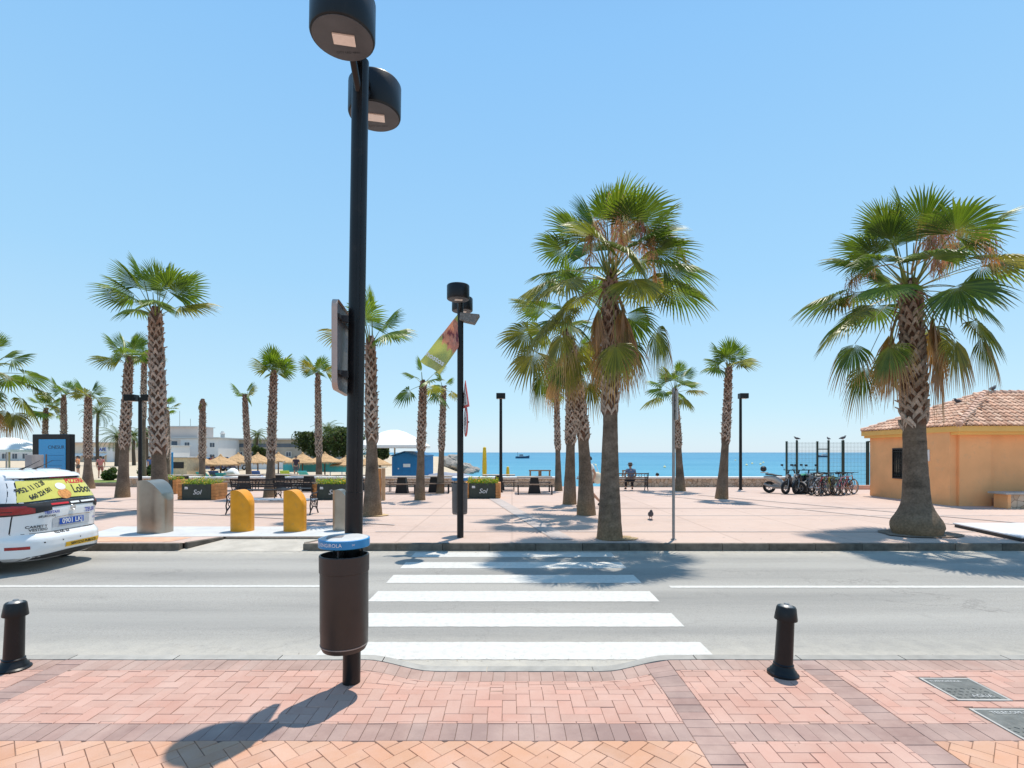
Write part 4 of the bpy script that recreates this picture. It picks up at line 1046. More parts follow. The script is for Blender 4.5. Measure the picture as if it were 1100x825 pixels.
inlet('ochre yellow waste inlet directly in front of the iron bench end', 260.5, 12.25, .50, .97, M_yellow)
inlet('ochre yellow waste inlet standing between its twin and the steel one by the lamp', 317, 12.25, .50, .97, M_yellow)
inlet('narrow steel waste inlet half hidden by the tall near lamp', 367.5, 12.4, .42, .97, M_steel)

# ------------------------------------------------------------------ planters, tables, benches
M_board = mat('planter_blackboard', (.035, .045, .035), .6, 0, .2, 5)
def planter(label, px, d, seed, w=1.55, flowers=(.8, .45, .05)):
    rng = random.Random(seed); t = thing('planter', label, 'flower planter', (gx(px, d), d, .14), R(rng.uniform(-3, 3)), 'flower planters along the promenade')
    mb = MB(); h = .62
    for k in range(5):
        for s_ in (-1, 1): mb.box((s_ * (w / 2 + .10), 0, .07 + k * .125), (.17, .8, .118))
    for k in range(5): mb.box((0, .39, .07 + k * .125), (w + .02, .03, .118))
    mb.build('wooden_side', M_wood, t, bev=.006)
    mb = MB(); mb.box((0, -.385, .32), (w, .04, .60)); f = mb.build('front_panel', M_board, t, bev=.004)
    lettering('Sol', .27, M_white_letter, f, frameM((.02, -.409, .30), (1, 0, 0), (0, 0, 1)), shear=.3)
    lettering('m', .16, M_white_letter, f, frameM((-w / 2 + .17, -.409, .48), (1, 0, 0), (0, 0, 1)), bold=.01)
    mb = MB(); mb.box((0, 0, .56), (w, .74, .04)); mb.build('soil', mat('planter_soil', (.04, .03, .02), .95), t)
    mb = MB()
    for k in range(1500):
        x = rng.uniform(-w / 2 - .1, w / 2 + .1); y = rng.uniform(-.42, .4); zt = .57 + abs(rng.gauss(.1, .09)) * (1 + .4 * noise.noise(V((x * 3, seed, 0))))
        c = lerp3((.10, .20, .03), (.22, .33, .05), rng.random())
        if rng.random() < .16 and zt > .62: c = tuple(q * rng.uniform(.7, 1.1) for q in flowers)
        s_ = rng.uniform(.02, .045); u = V((rng.gauss(0, 1), rng.gauss(0, 1), rng.gauss(0, .6))).normalized() * s_; v = u.cross(V((rng.random(), rng.random(), 1))).normalized() * s_ * .6; p = V((x, y, zt))
        mb.face([mb.pt(p - u, c), mb.pt(p + v, c), mb.pt(p + u, c), mb.pt(p - v, c)])
    mb.build('flowers', M_plant, t)
planter('long flower planter with orange sides between the steel inlet and the headless palm', 218, 20.6, 1, 1.15, (.75, .5, .05))
planter('flower planter half hidden behind the tall near lamp', 360, 20.6, 2, 1.15, (.8, .6, .05))
planter('flower planter with golden blossoms beside the far lamp', 519, 21.2, 3, 1.05, (.85, .42, .03))
planter('flower planter partly behind the sturdy palm at the steel inlet', 180, 23.5, 4, 1.0, (.75, .3, .1))
t = thing('wooden_screen', 'tall narrow orange timber post screen beside the palm by the near lamp', 'screen', (gx(410, 20), 20, .14))
mb = MB(); mb.box((-.12, 0, .62), (.2, .1, 1.24)); mb.build('board', M_wood, t, bev=.005)
mb = MB(); mb.box((.07, 0, .62), (.12, .12, 1.26)); mb.build('post', mat('pale_wood', (.5, .3, .16), .6), t, bev=.005)

def picnic(label, px, d, rz=0, proto=[]):
    if proto: return copy_tree(proto[0], (gx(px, d), d, .14), rz, label)
    t = thing('picnic_table', label, 'picnic table', (gx(px, d), d, .14), rz, 'picnic tables with benches on the promenade')
    mb = MB()
    for k in range(5): mb.box((0, -.32 + .16 * k, .74), (1.6, .145, .045))
    mb.build('tabletop', mat('weathered_table_wood', (.40, .33, .27), .7, 0, .2, 8), t, bev=.005)
    mb = MB(); mb.prism([(-.28, 0), (.28, 0), (.17, .715), (-.17, .715)], -.22, .22, 'Y'); mb.build('pedestal', M_dark, t, bev=.01)
    for s_ in (-1, 1):
        mb = MB()
        for k in range(3): mb.box((0, s_ * .78 + (k - 1) * .12, .44), (1.65, .105, .04))
        b_ = mb.build('bench_seat', M_bwood, t, bev=.004)
        for q in (-1, 1):
            mb = MB(); mb.tube([(q * .74, s_ * .78 - .15, 0), (q * .74, s_ * .78 - .15, .41), (q * .74, s_ * .78 + .15, .41), (q * .74, s_ * .78 + .15, 0)], .022, 6); mb.build('leg', M_dark, b_)
    proto.append(t); return t
for lab, px, d in (('picnic table with benches nearest the gap in the sea wall', 574, 23.6), ('picnic table with benches right of the golden planter and behind it', 536, 25.6),
                   ('picnic table with benches between the two palms under the banner', 467, 24.2), ('picnic table with benches behind the palm by the near lamp', 432, 23.8),
                   ('picnic table with benches behind the long planter and left of it', 196, 25.2), ('picnic table with benches behind the right yellow inlet', 332, 25.0),
                   ('picnic table with benches behind the left yellow inlet', 262, 25.4), ('picnic table with benches partly behind the tall near lamp', 385, 25.5),
                   ('picnic table with benches centred behind the two yellow inlets', 300, 26.0)):
    picnic(lab, px, d)

M_iron = mat('cast_iron', (.02, .018, .02), .5, .2, .2, 8)
def iron_bench(label, px, d, w=1.8, rz=0, slat=None, backrest=True):
    t = thing('iron_bench', label, 'bench', (gx(px, d), d, .14), rz, 'ornate iron benches')
    slat = slat or M_bwood
    mb = MB()
    for k in range(6): mb.box((0, -.22 + .082 * k, .44), (w, .062, .03))
    mb.build('seat', slat, t, bev=.004)
    if backrest:
        mb = MB()
        for z in (.58, .66, .84): mb.box((0, .27 + (z - .45) * .2, z), (w, .025, .05))
        n = int(w / .24)
        for k in range(n):
            x = -w / 2 + (k + .5) * w / n; mb.torus((x, .33, .75), .075, .012, 12, 4)
        mb.build('backrest', slat, t)
    for s_ in (-1, 1):
        mb = MB(); x = s_ * (w / 2 - .03)
        for pts in ([(x, -.34, 0), (x, -.26, .12), (x, -.30, .28), (x, -.24, .42), (x, -.27, .56), (x, -.1, .64), (x, .12, .62), (x, .3, .66)],
                    [(x, .34, 0), (x, .22, .16), (x, .26, .32), (x, .25, .45), (x, .30, .62), (x, .40, .88)], [(x, -.24, .42), (x, .0, .38), (x, .25, .43)],
                    [(x, -.26, .12), (x, -.08, .24), (x, .1, .22), (x, .22, .16)]):
            mb.tube(pts, .022, 6)
        for c_, r_ in (((x, -.12, .31), .06), ((x, .1, .31), .06), ((x, -.1, .53), .055), ((x, .08, .52), .05)): mb.torus(c_, r_, .012, 12, 4, 'X')
        mb.build('side_frame', M_iron, t, True)
    return t
M_blueslat = mat('blue_white_slats', (.25, .29, .34), .5, 0, .6, 14)
iron_bench('long ornate iron bench with bluish slats behind the yellow inlets', 293, 15.6, 2.55, 0, M_blueslat, False)
iron_bench('ornate dark iron bench facing the sea beside the trunk between the inlets', 285, 19.6, 2.3, R(180), M_iron)
iron_bench('ornate dark iron bench just right of the trunk between the inlets', 318, 20.3, 1.5, R(180), M_iron) 
iron_bench('iron bench with slatted back on which a man sits facing the sea', 674, 25.2, 1.9, R(180))

# ------------------------------------------------------------------ people
def skinned(name, verts, edges, radii, m_, parent, levels=2, root=0):
    me = bpy.data.meshes.new(name); me.from_pydata([V(v) for v in verts], edges, [])
    o = bpy.data.objects.new(name, me); COL.objects.link(o)
    o.modifiers.new('s', 'SKIN'); sub = o.modifiers.new('u', 'SUBSURF'); sub.levels = levels
    for i, r_ in enumerate(radii):
        rr_ = r_ if isinstance(r_, tuple) else (r_, r_); me.skin_vertices[0].data[i].radius = rr_
    me.skin_vertices[0].data[root].use_root = True
    dg = bpy.context.evaluated_depsgraph_get(); dg.update()
    me2 = bpy.data.meshes.new_from_object(o.evaluated_get(dg)); bpy.data.objects.remove(o)
    me2.materials.clear(); me2.materials.append(m_); me2.polygons.foreach_set('use_smooth', [True] * len(me2.polygons)); me2.update()
    o = bpy.data.objects.new(name, me2); COL.objects.link(o)
    if parent: o.parent = parent
    return o
def chain(ps): return [(i, i + 1) for i in range(len(ps) - 1)]
def person(label, loc, rz, J, shirt, shorts, shoes=M_dark, trousers=False, hat=None, sleeves=.5):
    """J: joints in metres, figure faces -Y; keys pelvis chest neck head, and l/r shoulder elbow wrist hip knee ankle toe"""
    t = thing('person', label, 'person', loc, rz)
    P = lambda k: V(J[k])
    vs, es, rs = [], [], []
    def add(p, r_): vs.append(V(p)); rs.append(r_); return len(vs) - 1
    pel = add(P('pelvis'), (.135, .10)); wa = add(P('pelvis').lerp(P('chest'), .5), (.125, .09)); ch = add(P('chest'), (.15, .105)); nb = add(P('neck'), .062); nk = add(P('neck').lerp(P('head'), .45), .05)
    fd = (P('face') - P('head')).normalized() if 'face' in J else V((0, -1, 0))
    hb = add(P('head') - UP * .05 + fd * .012, (.066, .075)); hm = add(P('head') + UP * .02, (.076, .092)); ht = add(P('head') + UP * .085, (.055, .066))
    es += [(pel, wa), (wa, ch), (ch, nb), (nb, nk), (nk, hb), (hb, hm), (hm, ht)]
    for s_ in 'lr':
        sh = add(P(s_ + 'shoulder'), .062); el_ = add(P(s_ + 'elbow'), .042); fm = add(P(s_ + 'elbow').lerp(P(s_ + 'wrist'), .35), .040); wr = add(P(s_ + 'wrist'), .026)
        dv = (P(s_ + 'wrist') - P(s_ + 'elbow')).normalized(); pm_ = add(P(s_ + 'wrist') + dv * .055, (.036, .02))
        es += [(ch, sh), (sh, el_), (el_, fm), (fm, wr), (wr, pm_)]
        hp_ = add(P(s_ + 'hip'), .088); th = add(P(s_ + 'hip').lerp(P(s_ + 'knee'), .4), .078); kn = add(P(s_ + 'knee'), .054); ca_ = add(P(s_ + 'knee').lerp(P(s_ + 'ankle'), .3), .056); an = add(P(s_ + 'ankle'), .036); to = add(P(s_ + 'toe'), .032)
        es += [(pel, hp_), (hp_, th), (th, kn), (kn, ca_), (ca_, an), (an, to)]
    body = skinned('body', vs, es, rs, M_skin, t)
    # fingers and nose and ears become part of the one body mesh
    bm = bmesh.new(); bm.from_mesh(body.data); mb = MB()
    for s_ in 'lr':
        dv = (P(s_ + 'wrist') - P(s_ + 'elbow')).normalized(); sd_ = dv.cross(V((1, 0, 0))); sd_ = sd_.normalized() if sd_.length > .1 else V((0, 1, 0)); pn = sd_.cross(dv)
        o = P(s_ + 'wrist') + dv * .07
        for k, L_ in enumerate((.066, .075, .070, .055)):
            b_ = o + sd_ * (.027 - .018 * k); mb.tube([b_, b_ + dv * L_ * .5 + pn * .006, b_ + dv * L_ * .85 + pn * .022, b_ + dv * L_ + pn * .035], [.0088, .008, .0075, .006], 6)
        b_ = P(s_ + 'wrist') + dv * .025 + sd_ * .025; mb.tube([b_, b_ + sd_ * .025 + dv * .025, b_ + sd_ * .028 + dv * .055], [.011, .0095, .007], 6)
    h = P('head'); sdx = fd.cross(UP).normalized()
    mb.tube([h + fd * .085 + UP * .02, h + fd * .108 - UP * .018, h + fd * .088 - UP * .028], [.007, .014, .008], 6)
    for q in (-1, 1): mb.tube([h + sdx * q * .072 + UP * .02, h + sdx * q * .088, h + sdx * q * .076 - UP * .025], [.012, .018, .008], 6)
    me = bpy.data.meshes.new('x'); me.from_pydata(mb.v, [], mb.f); bm.from_mesh(me); bm.to_mesh(body.data); body.data.polygons.foreach_set('use_smooth', [True] * len(body.data.polygons)); bpy.data.meshes.remove(me)
    # face marks
    f = MB()
    for q in (-1, 1): f.box(h + fd * .089 + sdx * q * .03 + UP * .018, (.018, .006, .008))
    f.build('eyes', M_black_letter, t)
    f = MB(); f.box(h + fd * .088 - UP * .05, (.04, .006, .008)); f.build('mouth', mat('lips', (.35, .12, .1), .5), t)
    # hair: lumpy cap round the back of the skull
    mb = MB(); n1, n2 = 16, 9; base = h + UP * .035 - fd * .012
    for i in range(n2 + 1):
        ph = pi * .62 * i / n2
        for j in range(n1):
            a = 2 * pi * j / n1; d_ = fd * cos(a) + sdx * sin(a); front = max(0, cos(a)); php = ph * (1 - .38 * front)
            r_ = (.098 + .012 * (1 if front < .3 else 0)) * (1 + .06 * noise.noise(V((i * .8, j * .9, 3)))); mb.pt(base + d_ * sin(php) * r_ * (1 if abs(cos(a)) > .7 else .9) + UP * cos(php) * r_)
    for i in range(n2):
        for j in range(n1): mb.face((i * n1 + j, i * n1 + (j + 1) % n1, (i + 1) * n1 + (j + 1) % n1, (i + 1) * n1 + j))
    mb.build('hair', M_hair, t, True)
    # clothes
    cv, ce, cr_ = [], [], []
    def ca(p, r_): cv.append(V(p)); cr_.append(r_); return len(cv) - 1
    a0 = ca(P('pelvis') - (P('chest') - P('pelvis')) * .05, (.16, .125)); a1 = ca(P('pelvis').lerp(P('chest'), .5), (.148, .115)); a2 = ca(P('chest'), (.172, .128)); a3 = ca(P('neck') - UP * .02, .078)
    ce += [(a0, a1), (a1, a2), (a2, a3)]
    for s_ in 'lr':
        b0 = ca(P(s_ + 'shoulder'), .080); b1 = ca(P(s_ + 'shoulder').lerp(P(s_ + 'elbow'), sleeves), .068); ce += [(a2, b0), (b0, b1)]
    skinned('shirt', cv, ce, cr_, shirt, t, 2)
    cv, ce, cr_ = [], [], []
    a0 = ca(P('pelvis') + UP * .04, (.155, .122)); 
    for s_ in 'lr':
        b0 = ca(P(s_ + 'hip') - UP * .02, .110); b1 = ca(P(s_ + 'hip').lerp(P(s_ + 'knee'), .8), .088); ce += [(a0, b0), (b0, b1)]
        if trousers:
            b2 = ca(P(s_ + 'knee'), .078); b3 = ca(P(s_ + 'ankle') + (P(s_ + 'knee') - P(s_ + 'ankle')) * .12, .060); ce += [(b1, b2), (b2, b3)]
    skinned('shorts' if not trousers else 'trousers', cv, ce, cr_, shorts, t, 2)
    for s_ in 'lr':
        A, T_ = P(s_ + 'ankle'), P(s_ + 'toe'); dd = (T_ - A); dd.z = 0; dd.normalize(); gzz = min(A.z, T_.z)
        skinned('shoe', [A - dd * .045 - UP * .035, A + dd * .05 - UP * .03, T_ + dd * .02 - UP * .005], [(0, 1), (1, 2)], [.046, .048, .036], shoes, t, 2)
    if hat:
        mb = MB(); mb.M = Matrix.Translation(h + UP * .07); mb.lathe([(.17, -.012), (.17, -.004), (.105, .006), (.100, .075), (.07, .10), (.0, .105)], 24, closed=True); mb.build('hat', hat, t, True)
    return t
M_shirtw = mat('white_shirt', (.72, .72, .70), .8, 0, .06, 6); M_navy = mat('dark_shorts', (.02, .022, .03), .8, 0, .2, 8); M_checks = mat('blue_grey_shirt', (.14, .17, .24), .8, 0, .3, 22)
WALK = dict(pelvis=(0, 0, .95), chest=(0, -.03, 1.30), neck=(0, -.04, 1.47), head=(0, -.06, 1.60), face=(.1, -1, 1.55),
            lshoulder=(.19, -.02, 1.41), lelbow=(.25, .10, 1.14), lwrist=(.24, .02, .90), rshoulder=(-.19, -.04, 1.41), relbow=(-.24, -.10, 1.14), rwrist=(-.23, -.30, 1.02),
            lhip=(.10, 0, .90), lknee=(.10, -.16, .50), lankle=(.09, -.36, .10), ltoe=(.09, -.50, .05), rhip=(-.10, 0, .90), rknee=(-.10, .10, .47), rankle=(-.09, .40, .14), rtoe=(-.09, .33, .04))
WALK['face'] = (0, -1.1, 1.55)
pw = person('person in white shirt and dark shorts walking behind the leaning palm with a white bag', (gx(634, 17.6), 17.6, .14), R(-82), WALK, M_shirtw, M_navy)
t = thing('shoulder_bag', 'round cream shoulder bag carried by the walking person', 'bag', (gx(641, 17.5), 17.52, .14))
mb = MB(); mb.M = Matrix.Translation((0.02, -.02, 1.02)); prof = [(.001, -.22), (.12, -.20), (.20, -.10), (.21, .0), (.15, .12), (.06, .17), (.001, .18)]
mb.lathe(prof, 20)
for v in mb.v: v.y = v.y * .5; v.x += .03 * noise.noise(v * 6); v.z += .02 * noise.noise(v * 7)
mb.build('pouch', mat('cream_bag', (.72, .64, .50), .7), t, True)
mb = MB(); mb.tube([(-.08, 0, 1.16), (-.14, .06, 1.42), (-.10, .10, 1.50), (0, .06, 1.40), (.08, 0, 1.16)], .012, 6); mb.build('strap', M_canvas, t)
SIT = dict(pelvis=(0, .05, .56), chest=(0, .0, .90), neck=(0, -.04, 1.07), head=(0, -.09, 1.20), face=(0, -1.1, 1.12),
           lshoulder=(.19, 0, 1.0), lelbow=(.27, -.06, .74), lwrist=(.17, -.28, .64), rshoulder=(-.19, 0, 1.0), relbow=(-.27, -.06, .74), rwrist=(-.17, -.28, .64),
           lhip=(.10, .02, .53), lknee=(.15, -.40, .53), lankle=(.16, -.36, .11), ltoe=(.18, -.50, .06), rhip=(-.10, .02, .53), rknee=(-.15, -.40, .53), rankle=(-.16, -.34, .11), rtoe=(-.18, -.48, .06))
person('man in a blue grey shirt and hat sitting on the iron bench, seen from behind', (gx(678, 25.1), 25.2, .14), R(180), SIT, M_checks, M_navy, trousers=True, hat=mat('hat_cloth', (.12, .10, .09), .8))
person('bather resting behind the sea wall with only the head above the coping', (gx(706, 29.3), 29.3, -.50), R(160), SIT, mat('dark_red_top', (.2, .04, .04), .8), M_navy)
STAND = dict(WALK); STAND.update(lknee=(.11, -.02, .50), lankle=(.11, .02, .09), ltoe=(.13, -.12, .04), rknee=(-.11, -.02, .50), rankle=(-.11, .02, .09), rtoe=(-.13, -.12, .04), rwrist=(-.22, -.14, .92))
for k, (lab, px, d, c1_, c2_, rz) in enumerate((('beach goer in dark top standing among the straw parasols near the long building', 318, 40, (.05, .03, .05), (.1, .1, .12), 20),
        ('person in a pink top standing near the shop fronts by the lawn strip', 108, 40, (.55, .2, .18), (.3, .12, .1), 200), ('person in blue standing by the double lamp and the bushes', 160, 40, (.05, .1, .25), (.03, .03, .04), 90),
        ('sunbather in a red top among the loungers behind the planter', 228, 46, (.35, .05, .06), (.1, .05, .05), 60), ('person in an orange top walking near the shop fronts', 84, 46, (.6, .25, .1), (.1, .1, .1), -80))):
    person(lab, (gx(px, d), d, beach_z(gx(px, d), d) if k != 1 else -.0), R(rz), STAND, mat('top_cloth', c1_, .8), mat('bottom_cloth', c2_, .8))

# ------------------------------------------------------------------ bicycles and scooters
def bicycle(label, x, y, rz, col):
    t = thing('bicycle', label, 'bicycle', (x, y, .14), rz, 'bicycles in the rack row'); t.rotation_euler = (R(random.Random(x).uniform(-6, 6)), 0, rz)
    fm = mat('bicycle_frame_paint', col, .35, 0, .1, 5, coat=.5)
    for wx in (-.52, .53):
        mb = MB(); mb.torus((0, 0, 0), .325, .019, 28, 6); w_ = mb.build('wheel', M_rubber, t, True, loc=(wx, 0, .345))
        mb = MB(); mb.torus((0, 0, 0), .303, .009, 28, 4)
        for k in range(14): a = 2 * pi * k / 14; mb.tube([(0, .02 * (-1) ** k, 0), (.3 * cos(a), 0, .3 * sin(a))], .0022, 3, False)
        mb.tube([(0, -.05, 0), (0, .05, 0)], .02, 8); mb.build('rim', M_chrome, w_)
    mb = MB(); bb = (-.07, 0, .29); st = (-.22, 0, .80); hd = (.36, 0, .84); hl = (.40, 0, .70)
    for p, q, r_ in ((bb, st, .016), (hd, hl, .02), ((-.18, 0, .75), hd, .015), (bb, hl, .019), (bb, (-.52, .03, .345), .01), (bb, (-.52, -.03, .345), .01), ((-.19, 0, .74), (-.52, .03, .345), .009), ((-.19, 0, .74), (-.52, -.03, .345), .009)): mb.tube([p, q], r_, 8)
    mb.build('frame', fm, t, True)
    mb = MB()
    for s_ in (-1, 1): mb.tube([hl, (.44, s_ * .045, .6), (.53, s_ * .05, .345)], .012, 6)
    mb.build('fork', M_dark, t)
    mb = MB(); mb.tube([hd, (.34, 0, .95)], .014, 6); mb.tube([(.26, -.29, .99), (.36, -.2, .97), (.36, .2, .97), (.26, .29, .99)], .013, 6); mb.build('handlebar', M_dark, t, True)
    mb = MB(); mb.tube([st, (-.24, 0, .92)], .013, 6); mb.tube([(-.40, 0, .95), (-.30, 0, .955), (-.12, 0, .94)], [.075, .06, .02], 8, flat=.35); mb.build('saddle', M_dark, t, True)
    mb = MB(); mb.torus(bb, .09, .008, 18, 4)
    for s_ in (-1, 1): mb.tube([bb, (bb[0] + .12 * s_, .07 * s_, bb[2] - .11 * s_)], .009, 5); mb.box((bb[0] + .12 * s_, .11 * s_, bb[2] - .11 * s_), (.09, .08, .02))
    mb.build('crankset', M_chrome, t)
    return t
bcols = [('grey', (.2, .2, .21)), ('white', (.6, .6, .6)), ('red', (.35, .03, .03)), ('black', (.02, .02, .02)), ('silver', (.4, .4, .42)), ('yellow', (.55, .4, .04)), ('dark green', (.02, .1, .05)), ('pale green', (.25, .4, .3)), ('pink', (.5, .15, .2)), ('bright blue', (.03, .12, .4)), ('orange', (.5, .17, .03))]
rb3 = random.Random(6)
for k, (cn, c_) in enumerate(bcols):
    px = 877 + k * 3.5; d = 22.6 + rb3.uniform(-.25, .25)
    bicycle('%s framed bicycle, number %s from the scooters in the rack row' % (cn, ['one', 'two', 'three', 'four', 'five', 'six', 'seven', 'eight', 'nine', 'ten', 'eleven'][k]), gx(px, d), d, R(rb3.uniform(15, 45)) + (pi if k % 3 == 0 else 0), c_)
def scooter(label, px, d, rz, col, box=False, cover=None):
    t = thing('scooter', label, 'scooter', (gx(px, d), d, .14), rz, 'scooters parked by the bicycles'); pm_ = mat('scooter_paint', col, .3, 0, .1, 4, coat=.6)
    for wx in (-.60, .62):
        mb = MB(); mb.torus((0, 0, 0), .21, .06, 28, 10); w_ = mb.build('wheel', M_rubber, t, True, loc=(wx, 0, .27))
        mb = MB(); mb.torus((0, 0, 0), .145, .015, 20, 6)
        for k in range(6): a = 2 * pi * k / 6; mb.tube([(0, 0, 0), (.14 * cos(a), 0, .14 * sin(a))], .014, 5)
        mb.tube([(0, -.07, 0), (0, .07, 0)], .035, 8); mb.build('rim', M_grey, w_)
    vs = [(-.85, 0, .72), (-.55, 0, .70), (-.2, 0, .62), (.0, 0, .36), (.28, 0, .32), (.42, 0, .60), (.44, 0, .92)]
    skinned('fairing', vs, chain(vs), [(.05, .06), (.13, .12), (.15, .14), (.16, .07), (.15, .06), (.19, .05), (.13, .05)], pm_, t, 2, 2)
    vs = [(-.78, 0, .86), (-.5, 0, .86), (-.25, 0, .80), (-.05, 0, .80)]; skinned('seat', vs, chain(vs), [(.09, .04), (.14, .05), (.14, .04), (.08, .03)], cover or M_dark, t)
    mb = MB(); mb.tube([(.44, 0, .92), (.40, 0, 1.06)], .03, 8); mb.tube([(.30, -.34, 1.08), (.38, -.2, 1.07), (.38, .2, 1.07), (.30, .34, 1.08)], .018, 6)
    for s_ in (-1, 1): mb.tube([(.38, s_ * .22, 1.08), (.42, s_ * .32, 1.26)], .006, 4); mb.box((.42, s_ * .33, 1.29), (.02, .12, .08))
    mb.build('handlebar', M_dark, t)
    mb = MB()
    for s_ in (-1, 1): mb.tube([(.46, s_ * .03, .7), (.55, s_ * .09, .5), (.62, s_ * .09, .27)], .022, 6)
    mb.build('fork', M_grey, t)
    mb = MB(); mb.torus((.62, 0, .27), .30, .03, 24, 5)
    mb.f = [f for f in mb.f if sum(mb.v[i].z for i in f) / 4 > .38]; mb.mi = [0] * len(mb.f); mb.build('mudguard', pm_, t, True)
    mb = MB(); mb.tube([(-.2, -.14, .3), (-.55, -.17, .33), (-.8, -.17, .42)], [.03, .05, .05], 8); mb.box((-.25, 0, .32), (.4, .2, .22)); mb.build('engine', M_grey, t, True)
    mb = MB(); mb.tube([(.505, 0, .80), (.535, 0, .80)], .075, 12); mb.build('headlight', M_chrome, t)
    if box:
        vs = [(-1.0, 0, 1.10), (-.68, 0, 1.10)]; skinned('top_box', vs, chain(vs), [(.21, .16), (.21, .16)], M_dark, t, 2)
        mb = MB(); mb.box((-.8, 0, .93), (.3, .2, .04)); mb.build('rack', M_chrome, t)
    return t
M_greens = mat('green_cover', (.02, .22, .12), .6)
scooter('pale scooter with a black top box at the end of the row nearest the lamp', 842, 23.4, R(-35), (.45, .42, .38), True)
scooter('dark scooter with a green seat cover second in the row', 854, 23.2, R(-155), (.03, .03, .035), False, M_greens)
scooter('black scooter third in the row of scooters', 864, 23.3, R(-150), (.02, .02, .022))
scooter('silver scooter next to the first bicycle in the row', 874, 23.5, R(-148), (.3, .3, .3), False, mat('beige_cover', (.35, .33, .27), .7))

# ------------------------------------------------------------------ wire fence
t = thing('wire_fence', 'dark green posted wire mesh fence behind the bicycles', 'fence', (gx(845, 27.6), 27.6, .1), 0)
FD = 27.6; zt = gz(474, FD) - .1
fx = [gx(p, FD) - gx(845, FD) for p in (845, 856, 878, 890, 905.5, 932)]
M_fence = mat('dark_green_post', (.01, .035, .03), .45, 0, .2, 4)
for i, x in enumerate(fx):
    mb = MB(); mb.box((x, 0, zt / 2), ((.075 if i < 4 else .11 if i == 4 else .13), .09, zt + (.1 if i in (1, 3, 4) else 0))); mb.build('post', M_fence, t)
mb = MB()
x = .05
while x < fx[-1]:
    mb.box((x, .03, zt / 2), (.008, .006, zt - .1)); x += .075
for k in range(12): mb.box((fx[-1] / 2, .04, .1 + k * (zt - .2) / 11), (fx[-1], .006, .008))
mb.build('mesh_panel', mat('galvanised_wire', (.17, .21, .21), .5, .3), t)
mb = MB(); mb.box((.5 + fx[-1], 0, zt - .02), (1.0, .07, .07)); mb.build('top_rail', M_fence, t)
mb = MB(); mb.box(((fx[2] + fx[3]) / 2, 0, zt - .42), (fx[3] - fx[2], .05, .05)); mb.build('cross_rail', M_fence, t) 
t = thing('planting_border', 'low pink kerbed border with a green strip behind the last bicycle', 'border', (gx(925, 26), 26, .14))
mb = MB(); mb.box((0, 0, .1), (1.7, .3, .22)); mb.build('border_wall', mat('pink_render', (.6, .38, .3), .9), t, bev=.01)
mb = MB(); rg = random.Random(3)
for k in range(1500):
    p = V((rg.uniform(-2.2, 1.2), rg.uniform(3.6, 4.4), rg.uniform(.05, .42))); s_ = rg.uniform(.04, .09); u = V((rg.gauss(0, 1), rg.gauss(0, 1), rg.gauss(0, 1))).normalized() * s_; v = V((0, 0, s_)); c = (.06 * rg.uniform(.6, 1.5), .10, .04)
    mb.face([mb.pt(p - u, c), mb.pt(p + v * .6, c), mb.pt(p + u, c), mb.pt(p - v * .6, c)])
mb.build('hedge_plants', M_plant, t)

# ------------------------------------------------------------------ parasols
def straw_parasol(label, px, d, ptop, proto=[]):
    x = gx(px, d); zg = beach_z(x, d)
    t = thing('straw_parasol', label, 'beach parasol', (x, d, zg), R(px * 7 % 360), 'straw parasols on the beach'); H = gz(ptop, d) - zg; rg = random.Random(px)
    mb = MB(); mb.tube([(0, 0, 0), (0, 0, H - .1)], .06, 8); mb.build('pole', M_bwood, t)
    mb = MB(); n = 22; rings = []
    for k in range(9):
        f = k / 8; r_ = 1.45 * f + .03; z = H - .75 * f ** .85
        rings.append([mb.pt((r_ * cos(2 * pi * j / n) * rg.uniform(.95, 1.06), r_ * sin(2 * pi * j / n) * rg.uniform(.95, 1.06), z + rg.uniform(-.035, .035))) for j in range(n)])
    for a, c in zip(rings, rings[1:]):
        for j in range(n): mb.face((a[j], a[(j + 1) % n], c[(j + 1) % n], c[j]))
    for j in range(n * 4):
        a = 2 * pi * j / (n * 4); L_ = rg.uniform(.12, .26); r_ = 1.47
        mb.face([mb.pt((r_ * cos(a), r_ * sin(a), H - .74)), mb.pt((r_ * cos(a + .08), r_ * sin(a + .08), H - .74)), mb.pt((r_ * 1.03 * cos(a + .04), r_ * 1.03 * sin(a + .04), H - .74 - L_))])
    th = mb.build('thatch', M_thatch, t)
    mb = MB(); mb.lathe([(.16, H - .12), (.09, H + .04), (.01, H + .12)], 10); mb.build('tip', M_thatch, th)
    return t
for lab, px, d, pt_ in (('straw parasol right beside the headless palm', 214, 46, 489), ('straw parasol right of the headless palm in front of the villa corner', 237, 43, 489), ('straw parasol left of the slender tufted palm', 256, 47, 487),
        ('straw parasol just right of the slender tufted palm', 277, 43, 487), ('straw parasol behind the trunk between the yellow inlets', 299, 49, 486.5), ('straw parasol in the clear gap in front of the long low building', 325, 43, 487),
        ('straw parasol behind the slender palm at the middle planter', 349, 44, 486.5), ('straw parasol directly beside the tall near lamp', 372, 45, 490), ('straw parasol under the white square parasol', 400, 40, 488.5)):
    straw_parasol(lab, px, d, pt_)
